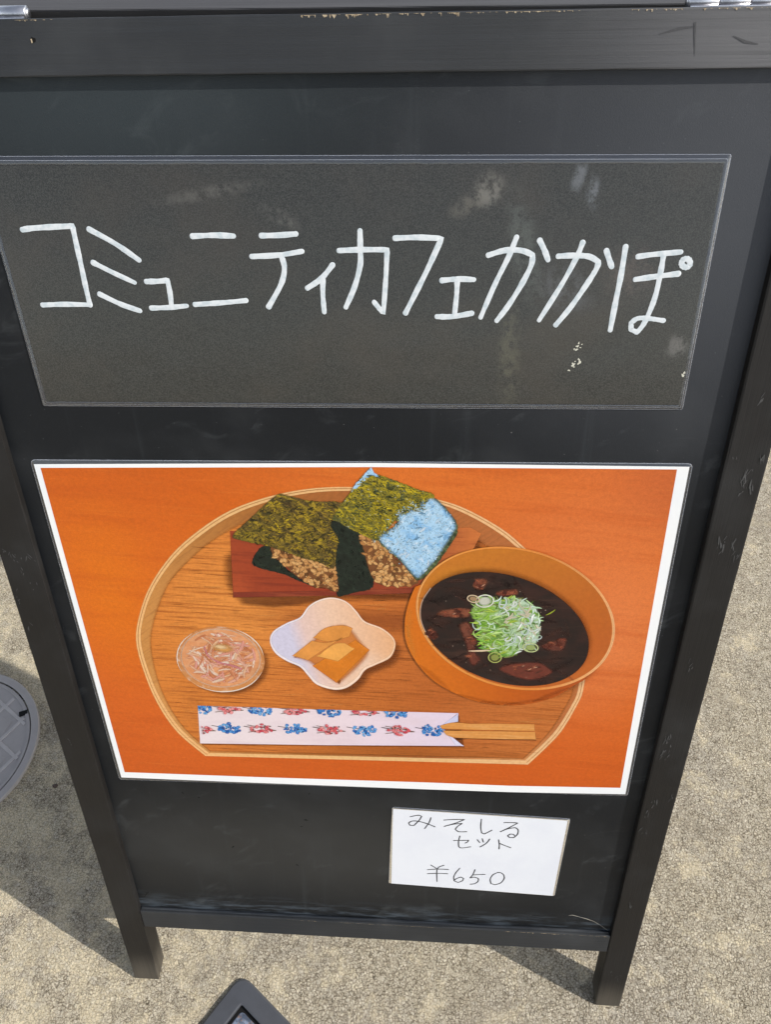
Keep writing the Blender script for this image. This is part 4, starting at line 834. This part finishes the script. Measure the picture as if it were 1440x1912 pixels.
OM = [(p[0]*.9+ocx*.1+r2.uniform(-1.5, 1.5), p[1]*.9+ocy*.1+r2.uniform(-1.5, 1.5)) for p in OC]
flat('printed_spring_onion', OM, Z0+1.13, print_mat('printed_onion_mass', None, (1, .3, ocx-22, ocx+26, [(0, S(128, 158, 62)), (.45, S(146, 184, 92)), (1, S(190, 214, 186))]), [('noise', (.18, .3, .2), 4, .45, .62, S(92, 128, 48), .75, .4), ('noise', (.3, .4, .3), 3, .52, .66, S(214, 230, 200), .7, -.3)]), bowl, smooth=4, soft=2.5)
dark = [S(84, 122, 40), S(104, 132, 52), S(120, 126, 66)]
for c in scatter_in(OM, 70, r2): on.append((strip(c[0], c[1], r2.gauss(.2, .7), r2.uniform(3, 9), r2.uniform(.7, 1.8), r2.uniform(-1, 1)), r2.choice(dark), 'r'))
for c in scatter_in(OM, 210, r2):
    u = (c[0]-ocx)/25; w = (c[1]-ocy)/25
    rgb = r2.choice(greens if r2.random() < .62-.62*u-.1*w else whites)
    a0 = r2.gauss(.25, .5) if u < .1 else r2.gauss(.9, .9)
    st_ = strip(c[0], c[1], a0, r2.uniform(3.5, 11), r2.uniform(1.1, 2.6), r2.uniform(-1.6, 1.6))
    on.append((st_, rgb, 'r'))
    if r2.random() < .4: on.append(([((p[0]-c[0])*.8+c[0]+.2, (p[1]-c[1])*.8+c[1]+.35) for p in st_], tuple(min(1, q*1.25+.05) for q in rgb[:3])+(1,), 'r'))
for k_, c in enumerate(scatter_in(OM, 34, r2)):                     # cut rings
    u = (c[0]-ocx)/25; rr_ = r2.uniform(2.0, 4.6); a = r2.uniform(0, 3); q_ = r2.uniform(.45, .9); ro_ = r2.uniform(0, 3)
    ring = []
    for t in np.linspace(0, r2.uniform(3.2, 5.8), 16):
        x_, y_ = rr_*math.cos(t+a), rr_*q_*math.sin(t+a); ring.append((c[0]+x_*math.cos(ro_)-y_*math.sin(ro_), c[1]+x_*math.sin(ro_)+y_*math.cos(ro_)))
    ww = r2.uniform(1.0, 1.7); col_ = r2.choice(whites if u > -.2 else greens+whites)
    on.append((ribbon(ring, lambda q: ww*(.55+.45*math.sin(math.pi*q))), col_, 'r'))
# the pale slices that stand clear of the heap: two at its upper left, one below, a long sliver across
def slice_(cx, cy, a, b_, ro_, edge, core):
    on.append((ell((cx, cy), a*.92, b_*.92, ro_, 14), core))
    E = ell((cx, cy), a, b_, ro_, 20); on.append((ribbon(E+[E[0]], 1.2), edge, 'r'))
slice_(OC[1][0]+1.5, OC[1][1]-5, 6.2, 5.2, .2, S(232, 228, 220), S(206, 206, 190)); slice_(OC[0][0]-1, OC[0][1]+1, 4.2, 3.0, -.3, S(214, 190, 158), S(170, 138, 104))
slice_(OC[11][0]-1, OC[11][1]+3, 4.6, 4.8, .5, S(176, 182, 104), S(142, 150, 76)); slice_(OC[9][0]+2, OC[9][1]+6, 5.4, 4.0, -.2, S(200, 208, 150), S(156, 172, 104))
on.append((strip(OC[12][0]-1, OC[12][1]+1.5, .05, 17, 2.2, .1), S(226, 198, 166), 'r')); on.append((strip(OC[6][0]+3, OC[6][1]+6, .5, 8, 1.6, .5), S(150, 160, 50), 'r'))
confetti('printed_spring_onion', on, Z0+1.14, M_inksoft, bowl, dz=.0006, soft=True)['kind'] = 'stuff'

# glass dish of shredded vegetables
M_glass = print_mat('printed_glass_rim', None, (0, 1, -66, -18, [(0, S(232, 184, 136)), (.4, S(210, 140, 80)), (1, S(200, 132, 74))]), [('noise', (.1, .1, .1), 3, .5, .7, S(240, 220, 200), .5, 0)])
M_glassin = print_mat('printed_glass_inside', S(220, 148, 98), layers=[('noise', (.12, .2, .1), 3, .4, .7, S(236, 176, 130), .7, 0), ('spot', (-72, -28), (40, 10), S(196, 140, 100), .7, 0, 0)])
dish = pp('printed_glass_dish', 'glass', .15, M_glass, menu, smooth=5)
pp('printed_glass_inside', 'glass_in', .17, M_glassin, dish, smooth=5)
gc = PRINT['glass_in']; gcx = sum(p[0] for p in gc)/len(gc); gcy = sum(p[1] for p in gc)/len(gc)
gl_ = [(p[0]*.955+gcx*.045, p[1]*.955+gcy*.045) for p in gc]
pp('printed_glass_line', ribbon([tuple(p) for p in catmull(gl_, 5)]+[gl_[0]], .45), .185, print_mat('printed_glass_line', S(244, 222, 198)), dish)
go_ = PRINT['glass']; gl2 = [(p[0]*.985+gcx*.015, p[1]*.985+gcy*.015) for p in go_]
for i_, j_, w_ in ((1, 9, .9), (10, 16, .6), (19, 24, .7)): pp('printed_glass_line', ribbon([tuple(p) for p in catmull(gl2[i_:j_], 5, False)], lambda u: w_*math.sin(math.pi*u)+.1), .186, print_mat('printed_glass_highlight', S(250, 236, 220), alpha=.85), dish, soft=0)
r2 = random.Random(15); sv = []
inn_g = [(p[0]*.86+gcx*.14, p[1]*.86+gcy*.14) for p in gc]
pal = [S(240, 188, 152), S(236, 170, 126), S(246, 212, 186), S(226, 150, 108), S(240, 180, 154), S(222, 140, 100), S(244, 196, 156), S(236, 164, 146), S(206, 126, 82), S(216, 136, 92), S(250, 224, 204)]
for c in scatter_in(inn_g, 190, r2):
    a = r2.gauss(0.1, .75) if r2.random() < .6 else r2.uniform(0, 3.1); L_ = r2.uniform(8, 22); bend = r2.uniform(-1.1, 1.1); pts = []
    x, y = c[0]-L_/2*math.cos(a), c[1]-L_/2*math.sin(a)
    for k in range(6): pts.append((x, y)); x += L_/5*math.cos(a); y += L_/5*math.sin(a); a += bend/5
    pts = [p for p in pts if inside(p, inn_g)]
    if len(pts) > 2:
        ww = r2.uniform(.7, 2.0); sv.append((ribbon(pts, lambda q: 2.2*ww*(.5+.5*math.sin(math.pi*q))), r2.choice(pal), 'r'))
pk = [(-86, -35), (-84, -44), (-76, -50), (-66, -53), (-60, -56)]
sv.append((ribbon([tuple(p) for p in catmull([(gcx+p[0]+75, gcy+p[1]+46) for p in pk], 4, False)], lambda q: 1.8+1.2*q), S(214, 130, 136), 'r'))
sv.append((ell((gcx+3, gcy+10), 10.5, 5.6, -.12, 14, .05, r2), S(228, 160, 84))); sv.append((ell((gcx+3, gcy+10), 10, 5.2, -.12, 14, .05, r2), S(232, 168, 96))); sv.append((ell((gcx+1.6, gcy+11.2), 7.0, 2.8, -.12, 12, .05, r2), S(250, 214, 164)))
confetti('printed_shreds', sv, Z0+.20, M_inkveil, dish, dz=.0009, soft=True)['kind'] = 'stuff'

# flower-shaped dish with simmered radish
M_flower = print_mat('printed_flower_dish_rim', None, (1, 0, -48, 34, [(0, S(238, 228, 232)), (.25, S(250, 226, 208)), (.7, S(250, 212, 182)), (1, S(242, 196, 152))]))
M_flowerin = print_mat('printed_flower_dish', None, (1, .2, -50, 34, [(0, S(212, 206, 226)), (.14, S(232, 200, 190)), (.4, S(240, 200, 172)), (1, S(234, 174, 122))]), [('spot', (-4, -14), (30, 16), S(240, 208, 186), .7, 0, 0), ('spot', (8, -52), (34, 22), S(222, 146, 84), .6, 0, 0)])
fd = pp('printed_flower_dish', 'flower', .15, M_flower, menu, smooth=5)
pp('printed_flower_dish_inside', 'flower_in', .17, M_flowerin, fd, smooth=5)
pp('printed_broth', 'broth', .19, print_mat('printed_broth', S(206, 124, 58), layers=[('spot', (0, -52), (26, 18), S(196, 106, 40), .8, 0, 0)]), fd, smooth=5, soft=5.5)
tofu_rgb = [S(218, 124, 30), S(224, 146, 66), S(226, 150, 72), S(238, 168, 82)]
for k, q in enumerate(PRINT['tofu']):
    pp('printed_radish_slice', q, .21+.02*k, print_mat('printed_radish', tofu_rgb[k], layers=[('noise', (.05, .06, .05), 3, .4, .7, tuple(c*.82 for c in tofu_rgb[k][:3])+(1,), .6, 0), ('noise', (.8, .8, .8), 2, .6, .75, S(244, 190, 110), .25, 0), ('spot', (q[0][0]*.6+q[2][0]*.4, q[0][1]*.6+q[2][1]*.4), (16, 9), tuple(min(1, c*1.18) for c in tofu_rgb[k][:3])+(1,), .6, 0, .5)]), fd, smooth=4, corner=35, soft=1.1)

# pores of the tray wood and streaks of the table
r2 = random.Random(78); vv = []
for c in scatter_in(PRINT['tray_floor'], 300, r2): vv.append((strip(c[0], c[1], r2.gauss(.03, .05), r2.uniform(4, 22), r2.uniform(.35, 1.0), r2.uniform(-.06, .06)), r2.choice([S(140, 72, 22), S(160, 84, 28), S(232, 160, 84), S(178, 100, 38), S(120, 62, 20)]), 'r'))
confetti('printed_wood_pores', vv, Z0+.098, print_mat('printed_ink_pores', None, attr=True, blur=.8, alpha=.55), tray, dz=.00002, soft=True)['kind'] = 'stuff'

# chopsticks in their printed paper sleeve
M_slv = print_mat('printed_sleeve', None, (1, 0, -115, 65, [(0, S(240, 224, 226)), (.5, S(240, 220, 226)), (1, S(232, 214, 232))]), [('noise', (.02, .06, .05), 3, .45, .7, S(228, 206, 214), .6, 0)], mottle=.3)
shadow = [(p[0]+.8, p[1]-1.4) for p in PRINT['sleeve']]
slv = pp('printed_chopstick_sleeve', 'sleeve', .15, M_slv, menu)
pp('printed_fold', 'sleeve_fold', .16, print_mat('printed_fold', S(206, 206, 236)), slv)
pp('printed_fold', 'sleeve_fold2', .16, print_mat('printed_fold_pale', S(226, 220, 242)), slv)
r2 = random.Random(3); mo = []
y_top = lambda x: PRINT['sleeve'][0][1]+(PRINT['sleeve'][2][1]-PRINT['sleeve'][0][1])*(x-PRINT['sleeve'][0][0])/(PRINT['sleeve'][2][0]-PRINT['sleeve'][0][0])
def clip(P):
    return [(max(PRINT['sleeve'][0][0]+.3, p[0]), min(p[1], y_top(p[0])-.1)) for p in P]
for kind in ('blue', 'red'):
    for cx, cy in PRINT[kind]:
        dk = S(64, 52, 48)
        mo.append((clip(ribbon([(cx-14, cy+2.5), (cx-9, cy+1.6), (cx-4, cy+1)], .9)), dk, 'r'))
        if kind == 'red':
            for s in (-1, 1): mo.append((clip(ribbon([(cx-11, cy+4*s), (cx, cy+2*s), (cx+12, cy-1)], .8)), S(110, 84, 60), 'r'))
        for k in range(36 if kind == 'blue' else 24):
            u = r2.uniform(-1, 1); hgt = (1-abs(u))**.6 if kind == 'red' else (1-u*u)**.5
            c = (cx+u*8.8, cy+r2.uniform(-1, 1)*(6.0 if kind == 'blue' else 5.6)*hgt)
            rgb = r2.choice([S(52, 128, 206), S(84, 156, 222), S(36, 98, 176), S(110, 172, 226)] if kind == 'blue' else [S(222, 88, 98), S(232, 122, 124), S(204, 66, 84), S(238, 150, 150)])
            mo.append((clip(ell(c, r2.uniform(1.7, 2.6), r2.uniform(1.4, 2.0), r2.uniform(0, 3), 9, .06, r2)), rgb))
            if r2.random() < .5: mo.append((clip(ell((c[0]+.3, c[1]+.3), .6, .35, .4, 6)), S(190, 214, 238) if kind == 'blue' else S(246, 196, 192)))
        for k in range(7 if kind == 'red' else 4):
            c = (cx+r2.uniform(-7, 8), cy+r2.uniform(-4, 4)); mo.append((clip(ell(c, 1.0, .9, 0, 7)), S(86, 70, 60) if kind == 'red' else S(28, 56, 110)))
confetti('printed_berry_pattern', mo, Z0+.18, M_inksoft, slv, dz=.0006, soft=True)['kind'] = 'stuff'
for key in ('stick1', 'stick2'):
    st = pp('printed_chopstick', key, .40, print_mat('printed_chopstick_'+key, S(222, 150, 76), layers=[('noise', (.03, .5, .2), 3, .45, .7, S(234, 172, 104), .7, 0), ('spot', (60, PRINT[key][-2][1]-.6), (70, 1.6), S(190, 108, 44), .7, .1, 0)]), menu, smooth=3, corner=45)

# ------------------------------------------------------------------ round meter cover let into the paving
cover = bpy.data.objects.new('meter_cover', None); COL.objects.link(cover); cover.location = (-0.5534, 0.2360, 0.0010); cover.rotation_euler = (0, 0, R(-33))
tag(cover, 'round grey plastic meter cover with crossed ribs, set in the concrete left of the board', 'meter cover')
def lathe(name, prof, mat, parent, n=96, smooth=True):
    V, F = [], []
    for r_, z_ in prof:
        for k in range(n): V.append((r_*math.cos(2*math.pi*k/n), r_*math.sin(2*math.pi*k/n), z_))
    for j in range(len(prof)-1):
        for k in range(n):
            m = (k+1) % n; F.append((j*n+k, j*n+m, (j+1)*n+m, (j+1)*n+k))
    o = mesh_obj(name, V, F, mat, parent, False)
    return o
lathe('ring', [(.1075, -.012), (.1075, .0026), (.1068, .0033), (.0985, .0033), (.0978, .0026), (.0978, -.006)], M_coverplastic, cover)
lathe('gap', [(.0985, -.0022), (.0950, -.0022)], M_dark, cover)
lid = lathe('lid', [(.0962, -.010), (.0962, .0016), (.0956, .0021), (.0922, .0021), (.0915, .0009), (.0001, .0009)], M_coverplastic, cover)
bm = bmesh.new()
def rib(bm, x0, y0, x1, y1, w, z0, z1):
    d = Vector((x1-x0, y1-y0, 0)).normalized(); nn = Vector((-d.y, d.x, 0))*w/2; a, b = Vector((x0, y0, 0)), Vector((x1, y1, 0)); kk = .72
    lo = [bm.verts.new(p+Vector((0, 0, z0))) for p in (a-nn, b-nn, b+nn, a+nn)]
    hi = [bm.verts.new(p+Vector((0, 0, z1))) for p in (a-nn*kk, b-nn*kk, b+nn*kk, a+nn*kk)]
    bm.faces.new(hi)
    for i in range(4): bm.faces.new((lo[i], lo[(i+1) % 4], hi[(i+1) % 4], hi[i]))
pitch = .0345
for k in range(-2, 3):
    q = k*pitch+.006; h_ = math.sqrt(max(0, .0895**2-q*q))
    for dirn in (0, 1):
        a = (q, -h_, q, h_) if dirn == 0 else (-h_, q, h_, q)
        rb = bmesh.new(); rib(rb, *a, .0052, .0005, .00165+.00006*dirn); bm_obj('rib', rb, M_coverrib, lid)
bm.free()
# small raised pads between the ribs, skewed like the moulding
for i in range(-3, 3):
    for j in range(-3, 3):
        cx, cy = (i+.5)*pitch+.006, (j+.5)*pitch+.006
        if math.hypot(cx, cy) > .068: continue
        rb = bmesh.new(); rib(rb, cx-.0105, cy-.003, cx+.0105, cy+.003, .019, .0005, .0013); bm_obj('raised_pad', rb, M_coverplastic, lid)
rb = bmesh.new()
sl = Vector((.0905*math.cos(R(67.6)), .0905*math.sin(R(67.6)), 0))
rib(rb, sl.x-.003, sl.y-.0045, sl.x+.003, sl.y+.0045, .008, .0008, .0022); bm_obj('lift_slot', rb, M_dark, lid)

# ------------------------------------------------------------------ square black valve box in the foreground
vb = bpy.data.objects.new('valve_box', None); COL.objects.link(vb); vb.location = (-0.1273, -0.0559, 0.0); vb.rotation_euler = (0, 0, R(54.3))
tag(vb, 'square black plastic box frame with rounded corners around a grimy lid', 'valve box')
def rsq(h, r, z): return [(p.x, p.y) for p in rquad([(-h, h), (h, h), (h, -h), (-h, -h)], r, 8, 6)], z
def ring_mesh(name, loops, mat, parent, cap=False, smooth=False):
    V, F = [], []; n = len(loops[0][0])
    for P, z in loops: V += [(p[0], p[1], z) for p in P]
    for j in range(len(loops)-1):
        for i in range(n): k = (i+1) % n; F.append((j*n+i, (j+1)*n+i, (j+1)*n+k, j*n+k))
    if cap: F.append(tuple(range((len(loops)-1)*n, len(loops)*n)))
    bm = bmesh.new(); vs = [bm.verts.new(v) for v in V]
    for f in F: bm.faces.new([vs[i] for i in f])
    bmesh.ops.recalc_face_normals(bm, faces=bm.faces[:])
    return bm_obj(name, bm, mat, parent, smooth)
HB = .0470
ring_mesh('frame', [rsq(HB, .014, -.004), rsq(HB, .014, .0018), rsq(HB-.0018, .0130, .0036), rsq(HB-.0180, .0035, .0040), rsq(HB-.0195, .0025, .0036), rsq(HB-.0197, .0025, -.002)], M_blackplastic, vb)
def grime():
    t = NT('grimy_blued_metal'); v = t.coord(1000.0); n = t.noise(v, (.12, .12, .1), 4, .65); n2 = t.noise(v, (.3, .3, .3), 4, .65)
    c = t.mix(t.step(n, .42, .6), S(62, 70, 84), S(112, 122, 140)); c = t.mix(t.math('MULTIPLY', t.step(n2, .52, .66), .8), c, S(120, 94, 74)); c = t.mix(t.math('MULTIPLY', t.step(n2, .40, .30), .8), c, S(44, 48, 56))
    return t.finish(c, .32, .5, t.bump(n2, .3, .0006), 0.0)
ring_mesh('lid', [rsq(HB-.0232, .0050, -.003), rsq(HB-.0232, .0050, .0008), rsq(HB-.0242, .0045, .0014)], grime(), vb, True)
ring_mesh('gap', [rsq(HB-.0190, .003, .0002), rsq(HB-.0240, .003, .0002)], M_dark, vb)

# a dark pebble by the left leg
pb = bmesh.new(); bmesh.ops.create_icosphere(pb, subdivisions=2, radius=.0030)
for v_ in pb.verts: v_.co = Vector((v_.co.x*1.2, v_.co.y*.9, v_.co.z*.6))*(1+.12*math.sin(v_.co.x*2000)+.1*math.cos(v_.co.y*1700))
pebble = bm_obj('pebble', pb, plain('dark_pebble', S(74, 62, 56), .8, .3), None, True); pebble.location = (-.4045, .1954, .0008)
tag(pebble, 'tiny dark brown pebble lying between meter cover and left leg', 'pebble')
